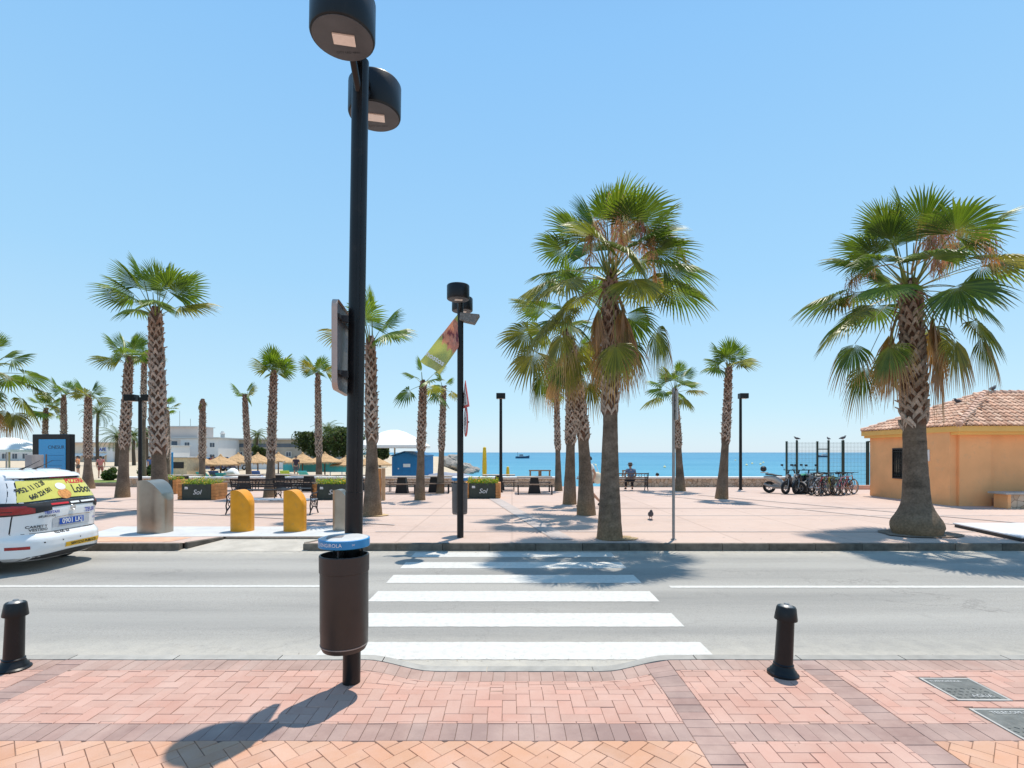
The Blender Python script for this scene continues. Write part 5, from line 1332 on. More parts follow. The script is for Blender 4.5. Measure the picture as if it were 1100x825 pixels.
def white_parasol(label, px, d, ptop, peave, wpx, name='white_parasol', pole=None, sides=4):
    x = gx(px, d); t = thing(name, label, 'parasol', (x, d, -.2), R(45 if sides == 4 else 0) * 0); H = gz(ptop, d) + .2; E = gz(peave, d) + .2; w = wpx / F * d / 2
    mb = MB(); n = sides; k_ = w / cos(pi / n) if n == 4 else w; off = pi / 4 if n == 4 else 0; prof = [(.12, H), (.30, H - .12 * (H - E)), (.62, H - .48 * (H - E)), (1, E)]
    rings = [[mb.pt((k_ * f * cos(off + 2 * pi * j / n), k_ * f * sin(off + 2 * pi * j / n), z)) for j in range(n)] for f, z in prof]
    for a, c in zip(rings, rings[1:]):
        for j in range(n): mb.face((a[j], a[(j + 1) % n], c[(j + 1) % n], c[j]))
    mb.face(rings[0]); last = rings[-1]
    low = [mb.pt(mb.v[i] - UP * .16) for i in last]
    for j in range(n): mb.face((last[j], last[(j + 1) % n], low[(j + 1) % n], low[j]))
    mb.build('canopy', M_canvas, t)
    mb = MB(); mb.tube([(pole or 0, 0, 0), (pole or 0, 0, H - .1)], .05, 10); mb.build('pole', mat('cream_pole', (.6, .52, .4), .5), t)
    for j in range(n):
        a = off + 2 * pi * j / n; mb = MB(); mb.tube([(0, 0, H - .12), (k_ * .97 * cos(a), k_ * .97 * sin(a), E - .01)], .02, 5); mb.build('rib', M_grey, t)
    return t
white_parasol('large white square parasol over the blue hut at the beach', 424, 32, 462, 478.5, 66)
white_parasol('white canvas parasol with several panels left of the advertising panel', 10, 33, 470, 483, 66, sides=8)
white_parasol('smaller white canvas parasol just behind the large one by the panel', 44, 42, 475, 484, 46, sides=8)
def closed_parasol(label, px, d, ptop, pb):
    x = gx(px, d); zb_ = beach_z(x, d); t = thing('closed_parasol', label, 'parasol', (x, d, zb_), 0, 'closed yellow parasols on the beach'); H = gz(ptop, d) - zb_
    mb = MB(); mb.tube([(0, 0, 0), (0, 0, H)], .03, 8); mb.build('pole', M_white, t)
    mb = MB(); n = 16; rings = [[mb.pt((r_ * (1 + .22 * (j % 2)) * cos(2 * pi * j / n), r_ * (1 + .22 * (j % 2)) * sin(2 * pi * j / n), z)) for j in range(n)] for r_, z in ((.13, .55), (.11, .9), (.12, H * .6), (.095, H - .3), (.08, H - .05), (.02, H))]
    for a, c in zip(rings, rings[1:]):
        for j in range(n): mb.face((a[j], a[(j + 1) % n], c[(j + 1) % n], c[j]))
    mb.build('folded_canopy', mat('yellow_canvas', (.75, .50, .03), .7), t, True)
closed_parasol('tall closed yellow parasol behind the golden planter', 520.5, 31, 480, 513)
closed_parasol('short closed yellow parasol right of the slim promenade lamp', 545.5, 36, 501, 513)

# sun loungers and low screens among the parasols
def lounger(label, px, d, col, proto={}):
    x = gx(px, d); t = thing('sun_lounger', label, 'sun lounger', (x, d, beach_z(x, d)), R((px * 13) % 60 - 120), 'sun loungers under the straw parasols')
    mb = MB(); mb.prism([(-.95, .30), (.3, .30), (.95, .72), (.93, .78), (.28, .37), (-.95, .37)], -.3, .3, 'Y'); mb.build('cushion', mat('lounger_cloth', col, .8), t)
    for sx in (-.8, .55):
        for sy in (-.25, .25): mb = MB(); mb.box((sx, sy, .15), (.05, .05, .30)); mb.build('leg', M_white, t)
    mb = MB(); mb.box((0, -.31, .30), (1.9, .03, .05)); mb.box((0, .31, .30), (1.9, .03, .05)); mb.build('frame', M_white, t)
for lab, px, d, c_ in (('navy sun lounger beneath the parasol right of the headless palm', 234, 36, (.04, .07, .16)), ('turquoise sun lounger behind the long planter', 224, 34, (.05, .35, .33)), ('white sun lounger behind the left end of the iron bench', 252, 35, (.6, .6, .58)),
                       ('teal sun lounger behind the left yellow inlet', 243, 33, (.03, .25, .27)), ('blue sun lounger beside the slender tufted palm', 276, 36, (.05, .12, .35)), ('turquoise sun lounger near the slender palm at the middle planter', 330, 36, (.1, .5, .5)), ('lime green sun lounger between the slender palms', 308, 37, (.45, .6, .1))):
    lounger(lab, px, d, c_)
t = thing('beach_screen', 'long turquoise canvas windbreak beneath the straw parasols', 'windbreak', (gx(342, 44), 44, -.02))
mb = MB(); mb.box((0, 0, .75), (6.0, .03, .8)); mb.build('canvas', mat('turquoise_canvas', (.08, .45, .5), .8, 0, .15, 1), t)
for k in range(7): mb = MB(); mb.box((-3 + k, .03, .6), (.06, .06, 1.3)); mb.build('post', M_white, t)
t = thing('round_tent', 'small white dome tent between the parasols and the loungers', 'tent', (gx(250, 40), 40, -.03))
mb = MB(); mb.lathe([(.5, 0), (.48, .35), (.36, .65), (.15, .8), (.0, .82)], 14, closed=True); mb.build('canopy', M_canvas, t, True)
mb = MB(); mb.prism([(-.2, 0), (.2, 0), (.12, .5), (-.12, .5)], -.53, -.45, 'Y'); mb.build('door_flap', M_ltgrey, t)
t = thing('beach_bar', 'cream beach kiosk with a dark serving hatch left of the headless palm', 'kiosk', (gx(195, 42), 42, -.02))
mb = MB(); mb.box((0, 0, .8), (1.9, 1.6, 1.6)); mb.build('wall', mat('cream_board', (.62, .5, .33), .8), t)
mb = MB(); mb.box((.2, -.81, 1.0), (1.0, .03, .5)); mb.build('hatch', M_dark, t)
mb = MB(); mb.box((0, 0, 1.64), (2.2, 1.9, .08)); mb.build('roof', M_ltgrey, t)
t = thing('blue_flag_post', 'short blue painted post beside the cream beach kiosk', 'post', (gx(185, 39), 39, -.02))
mb = MB(); mb.lathe([(.07, 0), (.07, 2.0), (.0, 2.05)], 10); mb.build('shaft', M_blue, t)
mb = MB(); mb.lathe([(.13, 0), (.13, .1), (.07, .12)], 10); mb.build('base', M_ltgrey, t)

# blue hut
t = thing('blue_hut', 'blue wooden beach hut with a low gable behind the sea wall', 'hut', (gx(421, 31), 31, -.15), R(0))
mb = MB(); w_, h_, hp_ = gx(449, 31) - gx(421, 31), gz(490.5, 31) + .15, gz(486, 31) + .15; Lh = 6.0
mb.prism([(0, 0), (w_, 0), (w_, h_), (w_ / 2, hp_), (0, h_)], 0, Lh, 'Y'); hw = mb.build('wall', mat('hut_blue_boards', (.010, .16, .38), .55, 0, .12, 3, .2, 30), t)
mb = MB()
for k in range(24): mb.box((w_ + .006, .125 + k * .25, h_ / 2), (.012, .02, h_ - .1))
mb.build('side_battens', mat('hut_blue_side', (.02, .24, .52), .5), t)
mb = MB()
for s_ in (-1, 1):
    a = math.atan2(hp_ - h_, w_ / 2); mb.box((w_ / 2 + s_ * w_ * .26, Lh / 2 - .1, (h_ + hp_) / 2 + .05), (w_ * .56, Lh + .3, .05), 0, 0, s_ * a)
mb.build('roof', mat('hut_roof_blue', (.02, .12, .26), .5), t)
mb = MB(); mb.box((w_ * .57, -.012, h_ * .72), (.42, .02, .20)); mb.build('notice', M_white, t)
mb = MB(); mb.box((w_ * .25, -.011, h_ * .62), (.07, .02, .07)); mb.build('handle', M_white, t)
# grey tarpaulin-covered heap beside hut + rocks
t = thing('covered_boat', 'grey tarpaulin heap on the beach right of the blue hut', 'covered boat', (gx(492, 35), 35, beach_z(gx(492, 35), 35)))
mb = MB(); n1, n2 = 16, 8
for i in range(n1 + 1):
    for j in range(n2 + 1):
        u = i / n1 * 2 - 1; v = j / n2 * 2 - 1; r_ = max(0, 1 - u * u) ** .5; z = (max(0, 1 - abs(v) ** 2.4)) * r_ * 1.45 * (1 - .28 * u); mb.pt((u * 3.4, v * 1.3 * r_, z + .06 * noise.noise(V((u * 5, v * 5, 0)))))
for i in range(n1):
    for j in range(n2): mb.face((i * (n2 + 1) + j, i * (n2 + 1) + j + 1, (i + 1) * (n2 + 1) + j + 1, (i + 1) * (n2 + 1) + j))
mb.build('tarpaulin', mat('grey_tarpaulin', (.25, .27, .33), .7, 0, .15, 3), t, True)
mb = MB(); mb.tube([(-3.2, 0, 0.02), (-3.5, 0, .4)], .05, 6); mb.build('mooring_post', M_bwood, t)
rr = random.Random(77)
for k in range(26):
    d = rr.uniform(92, 104); px = 478 + (k / 25) * 28 + rr.uniform(-2, 2); hgt = max(.0, 1 - k / 27)
    zc = -1.9 + hgt * rr.uniform(.6, 3.4); s_ = rr.uniform(.8, 1.6); mb = MB(); bm = bmesh.new(); bmesh.ops.create_icosphere(bm, subdivisions=2, radius=s_)
    for v in bm.verts: v.co = v.co * (1 + .35 * noise.noise(v.co * .9 + V((k * 3, 0, 0)))); v.co.z *= .7
    me = bpy.data.meshes.new('rock'); bm.to_mesh(me); bm.free()
    if k == 0: M_rock = mat('breakwater_rock', (.34, .30, .26), .9, 0, .3, .6, .5, 4)
    me.materials.append(M_rock); o = bpy.data.objects.new('rock', me); COL.objects.link(o); o.location = (gx(px, d), d, zc); o.rotation_euler = (rr.random(), rr.random(), rr.random() * 6)
    tag(o, 'grey brown boulder of the breakwater beyond the blue hut', 'rock', 'boulders of the breakwater')
# rustic wooden frame beyond wall
t = thing('timber_frame', 'low rough timber frame with two openings just beyond the sea wall', 'wooden frame', (gx(580, 29.4), 29.4, -.35))
M_rw = mat('rough_timber', (.30, .17, .09), .8, 0, .3, 6)
zf = gz(506, 29.4) + .35
for x in (-.55, 0, .55): mb = MB(); mb.box((x, 0, zf / 2), (.09 if x else .18, .09, zf)); mb.build('post', M_rw, t)
mb = MB(); mb.box((0, 0, zf + .03), (1.25, .1, .07)); mb.build('top_rail', M_rw, t)
mb = MB(); mb.box((0, .02, .98), (1.2, .08, .06)); mb.build('lower_rail', M_rw, t)
t = thing('timber_frame', 'small timber rail beyond the wall in front of the seated man', 'wooden frame', (gx(673, 29.4), 29.4, -.35))
for x in (-.2, .3): mb = MB(); mb.box((x, 0, zf / 2), (.07, .07, zf)); mb.build('post', M_rw, t)
mb = MB(); mb.box((.05, 0, zf + .02), (.6, .08, .07)); mb.build('top_rail', M_rw, t)

# ------------------------------------------------------------------ buildings in the distance
M_bwhite = mat('villa_white', (.66, .66, .66), .85, 0, .05, .3); M_bpink = mat('penthouse_pink', (.62, .52, .46), .85, 0, .05, .3); M_bstone = mat('long_building_stone', (.36, .32, .27), .9, 0, .15, .5)
M_win = mat('window_blue_glass', (.08, .10, .13), .2, 0, .2, 1)
def bwin(t, x, z, w_, h_, y=-.02, frame=M_white):
    mb = MB()
    for s_ in (-1, 1): mb.box((x + s_ * w_ / 2, y, z), (.09, .08, h_ + .09)); mb.box((x, y - .003, z + s_ * h_ / 2), (w_ - .09, .08, .09))
    mb.box((x, y - .006, z), (.06, .06, h_ - .1)); o = mb.build('window', frame, t)
    mb = MB(); mb.box((x, y + .005, z), (w_ - .05, .03, h_ - .05)); mb.build('pane', M_win, o); return o
DV = 130.; k_ = DV / F
def P_(px): return (px - 176) * k_
def Z_(py): return gz(py, DV)
t = thing('white_villa', 'white two storey villa with a pinkish penthouse and flat roofs', 'building', (gx(176, DV), DV, 0))
mb = MB(); mb.box((P_(205), 5, Z_(471) / 2), (P_(235) - P_(176), 10, Z_(471))); mb.build('wall', M_bwhite, t)
mb = MB(); mb.box((P_(205), 4.9, Z_(470.3)), (P_(237) - P_(175), 10.8, .28)); mb.build('roof_slab', M_ltgrey, t)
mb = MB(); mb.box((P_(191), 5.5, (Z_(458) + Z_(470)) / 2 + .1), (P_(208) - P_(176), 7, Z_(458) - Z_(470))); mb.build('penthouse', M_bpink, t)
mb = MB(); mb.box((P_(191), 5.4, Z_(457.7)), (P_(210) - P_(175), 7.8, .22)); mb.build('penthouse_roof', M_ltgrey, t)
mb = MB(); mb.lathe([(.5, 0), (.5, 1.0), (.7, 1.05), (.5, 1.3), (.3, 1.7)], 8, (P_(232), 3, Z_(470))); mb.build('chimney', M_ltgrey, t)
for px, py in ((201, 477.5), (228, 478), (201, 490), (228, 490.5)): bwin(t, P_(px), Z_(py), 1.3, 1.15)
mb = MB(); mb.box((P_(187), .2, Z_(476.5)), (3.2, .5, 1.9)); mb.build('loggia', M_bpink, t)
mb = MB(); mb.box((P_(187.5), -.08, Z_(476.5)), (1.4, .06, 1.2)); mb.build('loggia_opening', M_win, t)
mb = MB(); mb.box((P_(185), -.5, Z_(481)), (4.4, 1.0, .9)); mb.build('balcony', M_bwhite, t)
for x, h1 in ((P_(182), 4.2), (P_(194), 2.2)): mb = MB(); mb.tube([(x, 4, Z_(458)), (x, 4, Z_(458) + h1)], .05, 5); mb.build('antenna', M_grey, t)
DV = 140.; k_ = DV / F
t = thing('long_building', 'long low stone coloured building with a dark window band', 'building', (gx(238, DV), DV, 0))
def P_(px): return (px - 238) * k_
for x0_, x1_ in ((241, 330), (330, 376)):
    mb = MB(); mb.box((P_((x0_ + x1_) / 2), 6, Z_(472) / 2), (P_(x1_) - P_(x0_) - .05, 12, Z_(472))); mb.build('wall', M_bstone, t)
mb = MB(); mb.box((P_(308), 5.7, Z_(471.6)), (P_(378) - P_(239), 13, .35)); mb.build('roof', M_ltgrey, t)
for a, c in ((242, 262), (264, 287), (290, 322)):
    mb = MB(); mb.box((P_((a + c) / 2), -.02, Z_(478.5)), (P_(c) - P_(a), .1, 1.0)); mb.build('window_band', M_win, t)
for px in (248, 258, 272, 296, 310): bwin(t, P_(px), Z_(488), 1.4, 1.3)
DV = 110.; k_ = DV / F
t = thing('shop_row', 'cream single storey shop row with awnings and a blue sign', 'building', (gx(55, DV), DV, 0))
def P_(px): return (px - 55) * k_
M_cream = mat('shop_cream', (.66, .55, .44), .85, 0, .06, .3)
mb = MB(); mb.box((P_(90), 4, Z_(476) / 2), (P_(130) - P_(50), 8, Z_(476))); mb.build('wall', M_cream, t)
mb = MB(); mb.box((P_(90), 3.8, Z_(475.6)), (P_(131) - P_(49), 8.7, .25)); mb.build('roof_slab', M_bpink, t)
mb = MB(); mb.box((P_(120), -.25, Z_(490)), (1.4, .5, Z_(478) * .9)); mb.build('white_pier', M_bwhite, t)
mb = MB(); mb.box((P_(127), -.06, Z_(479)), (1.1, .1, .9)); mb.build('red_sign', mat('faded_red', (.55, .2, .17), .7), t)
sg = MB(); sg.box((P_(109), -.05, Z_(483)), (3.0, .1, 1.0)); sgo = sg.build('sign_board', M_bwhite, t)
lettering('CAFÉ', .9, M_blue_letter, sgo, frameM((P_(109), -.12, Z_(483)), (1, 0, 0), (0, 0, 1)), bold=.03)
for px in (60, 68, 76, 84, 92, 101, 110):
    bwin(t, P_(px), Z_(492), 1.0, .9)
for px in (64, 88, 108):
    mb = MB(); mb.prism([(0, 0), (-1.2, -.5), (-1.2, -.6), (0, -.15)], P_(px) - 1.7, P_(px) + 1.7, 'X'); o = mb.build('awning', M_canvas, t); o.location = (0, -.05, Z_(487))
t = thing('pale_block', 'pale blue grey low block between the shop row and the villa', 'building', (gx(130, 118), 118, 0))
DV = 118.; k_ = DV / F
def P_(px): return (px - 130) * k_
mb = MB(); mb.box((P_(155), 4, Z_(479) / 2), (P_(182) - P_(131), 8, Z_(479))); mb.build('wall', M_bwhite, t)
mb = MB(); mb.box((P_(155), 3.8, Z_(478.7)), (P_(183) - P_(130), 8.8, .25)); mb.build('roof_slab', M_ltgrey, t)
for px in (138, 146, 166, 175): bwin(t, P_(px), Z_(488), 1.3, 1.2)
sg = MB(); sg.box((P_(158.5), -.06, Z_(494)), (1.0, .1, 1.0)); sg.build('blue_sign', M_blue, t)
t = thing('pale_block', 'long pale terrace building low behind the white canvas parasols', 'building', (gx(-60, 125), 125, 0))
DV = 125.; k_ = DV / F
def P_(px): return (px + 60) * k_
mb = MB(); mb.box((P_(-5), 4, Z_(481) / 2), (P_(56) - P_(-60), 8, Z_(481))); mb.build('wall', M_bwhite, t)
mb = MB(); mb.box((P_(-5), 3.8, Z_(480.7)), (P_(57) - P_(-61), 8.8, .25)); mb.build('roof_slab', M_bpink, t)
for px in range(-50, 52, 11): bwin(t, P_(px), Z_(490), 1.3, 1.3)
# low white perimeter wall of the beach club
t = thing('club_wall', 'long low white garden wall behind the parasols and the loungers', 'wall', (gx(255, 62), 62, -.1))
mb = MB(); mb.box((0, 0, .55), (22, .2, 1.1)); mb.build('wall_body', M_bwhite, t); mb = MB(); mb.box((0, 0, 1.13), (22.1, .3, .06)); mb.build('coping', M_ltgrey, t)
# parked vans/cars far away
def far_car(label, px, d, col, rz=0):
    t = thing('parked_car', label, 'car', (gx(px, d), d, -.02), rz, 'cars parked far behind the parasols'); pm_ = mat('far_car_paint', col, .3, coat=.5)
    mb = MB(); mb.prism([(-2.1, .3), (2.1, .3), (2.1, .75), (1.3, .92), (-2.0, .95), (-2.1, .6)], -.85, .85, 'Y'); mb.build('body', pm_, t, bev=.06)
    mb = MB(); mb.prism([(-1.8, .93), (1.1, .93), (.5, 1.42), (-1.4, 1.45)], -.72, .72, 'Y'); mb.build('cabin', M_glass, t, bev=.05)
    mb = MB(); mb.prism([(-1.42, 1.455), (.52, 1.43), (.4, 1.5), (-1.3, 1.52)], -.68, .68, 'Y'); mb.build('roof', pm_, t)
    for sx in (-1.3, 1.3):
        for sy in (-.8, .8): mb = MB(); mb.torus((0, 0, 0), .24, .09, 16, 6); mb.build('wheel', M_rubber, t, True, loc=(sx, sy, .33))
for lab, px, d, c_ in (('dark blue car parked behind the parasols near the villa', 228, 56, (.03, .04, .1)), ('silver car parked behind the parasols near the villa corner', 246, 58, (.3, .32, .36)), ('white car parked in front of the pale block', 172, 70, (.6, .6, .6))): far_car(lab, px, d, c_, R(px))

# ------------------------------------------------------------------ advertising panel
DA = 14.2
t = thing('advertising_panel', 'black framed advertising panel with a bright blue poster behind the taxi', 'advertising panel', (gx(35, DA), DA, .14), R(-8)); wA = gx(82, DA) - gx(35, DA); hA = gz(466.5, DA) - .14
fr = MB()
zb2 = .55
fr.box((wA / 2, .06, (hA + zb2) / 2), (wA, .14, hA - zb2)); cab = fr.build('cabinet', M_black, t, bev=.02)
pst = mat('poster_blue', (.005, .27, .55), .25, 0, .05, 1, coat=.6)
mb = MB(); mb.box((wA / 2 + .04, -.016, (hA + zb2) / 2 - .02), (wA - .36, .01, hA - zb2 - .24)); po = mb.build('poster', pst, cab)
px0 = wA / 2 + .04; 
lettering('CINESUR', .13, M_black_letter, po, frameM((px0 + .13, -.0225, hA - .36), (1, 0, 0), (0, 0, 1)))
mb = MB(); mb.box((px0 - .18, -.0225, hA - .95), (.05, .003, .8)); mb.build('poster_tower', M_bwood, po)
mb = MB()
for k, (x, l) in enumerate(((.12, .5), (.14, .36), (.1, .44), (.18, .4))): mb.box((px0 + x, -.0225, hA - .58 - k * .14), (l, .003, .012))
mb.build('poster_lines', mat('poster_dark_blue', (.0, .15, .33), .4), po)
mb = MB(); mb.box((wA / 2, .06, zb2 / 2), (.5, .12, zb2)); mb.build('foot', M_dark, t)
t = thing('control_cabinet', 'small grey utility cabinet beside the advertising panel', 'cabinet', (gx(37, 13.4), 13.4, .14))
mb = MB(); mb.box((0, 0, .62), (.17, .35, gz(484, 13.4) * 0 + 1.24 * 1.45)); o = mb.build('housing', mat('cabinet_grey', (.33, .30, .29), .6), t, bev=.01); o.location.z = .28
mb = MB(); mb.box((0, 0, .04), (.2, .38, .08)); mb.build('plinth', M_concrete, t)

# ------------------------------------------------------------------ boats, buoys, birds
def boat(label, px, d, s_, rz):
    t = thing('boat', label, 'boat', (gx(px, d), d, -1.8), rz); t.scale = (s_,) * 3
    mb = MB(); secs = [(-3, .9, .9), (-1, 1.1, .85), (1.2, 1.0, .95), (2.6, .5, 1.15), (3.4, .03, 1.4)]; rings = []
    for x, w_, h_ in secs: rings.append([mb.pt((x, y * w_, z)) for y, z in ((-1, h_), (-.85, .1), (-.3, -.3), (.3, -.3), (.85, .1), (1, h_))])
    for a, c in zip(rings, rings[1:]):
        for j in range(5): mb.face((a[j], a[j + 1], c[j + 1], c[j]))
        mb.face((a[5], a[0], c[0], c[5]))
    mb.face(rings[0]); mb.build('hull', mat('boat_hull_blue', (.04, .08, .14), .5), t)
    mb = MB(); mb.prism([(-1.6, .9), (.6, .9), (.3, 1.9), (-1.5, 1.95)], -.6, .6, 'Y'); c_ = mb.build('cabin', M_bwhite, t)
    mb = MB(); mb.box((-.5, -.605, 1.5), (1.4, .02, .4)); mb.build('cabin_window', M_win, c_)
    mb = MB(); mb.tube([(-2.2, 0, .9), (-2.2, 0, 3.0)], .06, 6); mb.build('mast', M_dark, t)
boat('small dark fishing boat on the sea between the promenade lamp and the palms', 561, 330, 1.4, R(12))
boat('small boat on the sea seen through the wire fence', 884, 400, 1.4, R(185))
rq = random.Random(15)
for k, (px, d) in enumerate(((802, 150), (808, 170), (817, 160), (820, 185), (714, 130), (790, 240), (640, 150))):
    mb = MB(); mb.lathe([(.0, -.2), (.28, -.1), (.36, .1), (.2, .35), (.05, .42), (.04, .6), (.0, .62)], 10, closed=True); o = mb.build('buoy', mat('buoy_paint', (.7, .66, .35), .5), None, True, (gx(px, d), d, -1.75))
    tag(o, 'small pale yellow marker buoy floating on the sea', 'buoy', 'marker buoys')
M_feather = mat('pigeon_feathers', (.06, .065, .08), .7, 0, .4, 30)
def bird(label, x, y, z, rz, s_=1.0):
    t = thing('pigeon', label, 'pigeon', (x, y, z), rz, 'pigeons'); t.scale = (s_,) * 3
    vs = [(-.17, 0, .06), (-.09, 0, .085), (0, 0, .09), (.07, 0, .12), (.10, 0, .17), (.12, 0, .18)]
    skinned('body', vs, chain(vs), [(.03, .012), (.045, .035), (.055, .055), (.04, .04), (.026, .028), (.02, .02)], M_feather, t, 2, 2)
    mb = MB(); mb.tube([(.135, 0, .18), (.165, 0, .17)], [.008, .002], 5); mb.build('beak', M_dark, t)
    for s in (-1, 1): mb = MB(); mb.tube([(.0, s * .02, .06), (.005, s * .02, .0), (.035, s * .022, .004)], .006, 5); mb.build('leg', mat('pigeon_leg', (.4, .15, .12), .6), t)
    return t
bird('grey pigeon standing on the plaza tiles between the big palm and the sign post', gx(699, 14.3), 14.3, .145, R(-100), 1.5)
bird('pigeon perched on the thick fence post', gx(905.5, FD), FD, zt + .15, R(10), 1.4)
bird('pigeon perched on the second fence post', gx(856, FD), FD, zt + .15, R(170), 1.1)
bird('pigeon perched on the fourth fence post', gx(890, FD), FD, zt + .15, R(90), 1.0)
bird('pigeon on the kiosk ridge end where the hips meet', 15.45 + r0[0] + .35, 18 + r0[1], .14 + r0[2] + .08, R(20), 1.35)
bird('pigeon on the ridge of the kiosk roof further from the hip', 15.45 + r0[0] - .9, 18 + r0[1] + .1, .14 + r0[2] - .42, R(180), 1.35)
bird('pigeon on the rear hip of the kiosk roof near the fence', 15.45 + .95, 18 + 3.3, .14 + 3.42, R(60), 1.35)

# ------------------------------------------------------------------ taxi (rear at x=0, front towards -x)
LV = [  # z, rear x, front x (positive = distance forward), half width, corner power
    (.20, .16, 4.40, .80, 5.0), (.27, .05, 4.60, .90, 5.0), (.40, .00, 4.66, .93, 4.6), (.56, .00, 4.66, .94, 4.4), (.61, .03, 4.63, .94, 4.2), (.645, .085, 4.58, .94, 4.4), (.90, .085, 4.40, .94, 4.6),
    (1.02, .09, 4.10, .935, 4.8), (1.10, .10, 3.85, .93, 5.0), (1.17, .14, 3.60, .915, 5.0), (1.27, .19, 3.35, .885, 5.0), (1.40, .26, 3.02, .84, 5.0), (1.52, .34, 2.72, .79, 5.0), (1.61, .41, 2.50, .745, 4.6), (1.665, .50, 2.30, .70, 4.0), (1.70, .66, 2.0, .62, 3.4), (1.715, .95, 1.7, .45, 2.6)]
def lv(z):
    z = max(LV[0][0], min(LV[-1][0], z))
    for a, c in zip(LV, LV[1:]):
        if z <= c[0]:
            t_ = (z - a[0]) / (c[0] - a[0]); return [a[i] + (c[i] - a[i]) * t_ for i in range(5)]
def rearx(y, z):
    _, r_, f_, w_, p_ = lv(z); cx = (r_ + f_) / 2; a = (f_ - r_) / 2; u = min(.995, abs(y) / w_); return -(cx - a * (1 - u ** p_) ** (1 / p_))
def sidey(x, z):
    _, r_, f_, w_, p_ = lv(z); cx = (r_ + f_) / 2; a = (f_ - r_) / 2; u = min(.995, abs(-x - cx) / a); return w_ * (1 - u ** p_) ** (1 / p_)
t = thing('taxi', 'white people carrier taxi with a yellow rear window advert and blue plate', 'car', (-7.74, 9.16, .0), 0)
CAR = t
mb = MB(); n = 88; rings = []
zs = []
for a, c in zip(LV, LV[1:]):
    for k in range(3): zs.append(a[0] + (c[0] - a[0]) * k / 3)
zs.append(LV[-1][0])
for z in zs:
    _, r_, f_, w_, p_ = lv(z); cx = (r_ + f_) / 2; a = (f_ - r_) / 2; row = []
    for j in range(n):
        th = 2 * pi * j / n; c_, s_ = cos(th), sin(th); row.append(mb.pt((-(cx + a * math.copysign(abs(c_) ** (2 / p_), c_)), w_ * math.copysign(abs(s_) ** (2 / p_), s_), z)))
    rings.append(row)
for r0_, r1_ in zip(rings, rings[1:]):
    for j in range(n): mb.face((r0_[j], r0_[(j + 1) % n], r1_[(j + 1) % n], r1_[j]))
mb.face(rings[0][::-1]); mb.face(rings[-1]); body = mb.build('body', M_carwhite, t, True, angle=35)
cm = MB()
for wx in (-.92, -3.68):
    for s_ in (-1, 1): cm.tube([(wx, s_ * .55, .335), (wx, s_ * 1.2, .335)], .385, 32)
cut = cm.build('cutter', M_dark)
bo = body.modifiers.new('b', 'BOOLEAN'); bo.operation = 'DIFFERENCE'; bo.object = cut; bo.solver = 'EXACT'
cut.parent = t
dg = bpy.context.evaluated_depsgraph_get(); dg.update(); me = bpy.data.meshes.new_from_object(body.evaluated_get(dg)); body.modifiers.clear(); body.data = me; bpy.data.objects.remove(cut)
for wx in (-.92, -3.68):
    for s_ in (-1, 1):
        mb = MB(); mb.torus((0, 0, 0), .25, .085, 36, 10); w_ = mb.build('wheel', M_rubber, t, True, loc=(wx, s_ * .80, .335))
        mb = MB(); mb.torus((0, s_ * .04, 0), .19, .025, 28, 6)
        for k in range(5): a = 2 * pi * k / 5; mb.tube([(0, s_ * .05, 0), (.19 * cos(a), s_ * .05, .19 * sin(a))], .028, 6)
        mb.tube([(0, -.06, 0), (0, .06, 0)], .18, 16); mb.build('rim', M_grey, w_)
def rpatch(name, y0, y1, z0, z1, m_, off=.004, parent=None, ny=14, nz=6, edge=None):
    """patch on the rear surface; z0/z1 may be callables of y fraction"""
    mb = MB(); g_ = []
    for k in range(nz + 1):
        row = []
        for i in range(ny + 1):
            u = i / ny; ya = y0 + (y1 - y0) * u; za = z0(u) if callable(z0) else z0; zb_ = z1(u) if callable(z1) else z1; z = za + (zb_ - za) * k / nz
            if edge: ya = edge(u, k / nz, ya)
            row.append(mb.pt((rearx(ya, z) + off, ya, z)))
        g_.append(row)
    for k in range(nz):
        for i in range(ny): mb.face((g_[k][i], g_[k][i + 1], g_[k + 1][i + 1], g_[k + 1][i]))
    return mb.build(name, m_, parent or t, True)
arc = lambda a, h: (lambda u: a + h * (1 - (2 * u - 1) ** 2))
M_adv = mat('advert_yellow', (.62, .58, .12), .3, 0, .1, 3, coat=.4)
rw = rpatch('rear_window', -.80, .80, arc(1.15, .03), arc(1.555, .015), M_glass, .003, ny=24, edge=lambda u, k, y: y * (1.04 - .16 * k))
rpatch('advert_film', -.75, .75, arc(1.18, .03), arc(1.525, .015), M_adv, .007, rw, ny=24, edge=lambda u, k, y: y * (1.02 - .15 * k))
def wr(p): return V((rearx(p.y, p.z) + .0105, p.y, p.z))
def rtext(s, size, m_, y, z, par, rot=0, xs=1, bold=0):
    lettering(s, size, m_, par, Matrix(((0, 0, 1, 0), (cos(rot), -sin(rot), 0, y), (sin(rot), cos(rot), 0, z), (0, 0, 0, 1))), warp=wr, xs=xs, bold=bold)
rtext('PIZZERIA', .115, M_red_letter, .36, 1.482, rw, -.02, .95, .004); rtext('Lobos', .20, M_black_letter, .40, 1.335, rw, -.03, .85, .004)
rtext('952 11 12 28', .10, M_black_letter, -.50, 1.42, rw, .30, .85, .003); rtext('660 224 501', .10, M_black_letter, -.42, 1.31, rw, .30, .85, .003)
mb = MB()
def rdisc(mb, y, z, ry, rz_, off):
    n_ = 20; mb.face([mb.pt((rearx(y + ry * cos(2 * pi * k / n_), z + rz_ * sin(2 * pi * k / n_)) + off, y + ry * cos(2 * pi * k / n_), z + rz_ * sin(2 * pi * k / n_))) for k in range(n_)])
rdisc(mb, -.01, 1.275, .13, .085, .013); mb.build('pizza_print', mat('pizza_orange', (.65, .28, .08), .4, 0, .4, 30), rw)
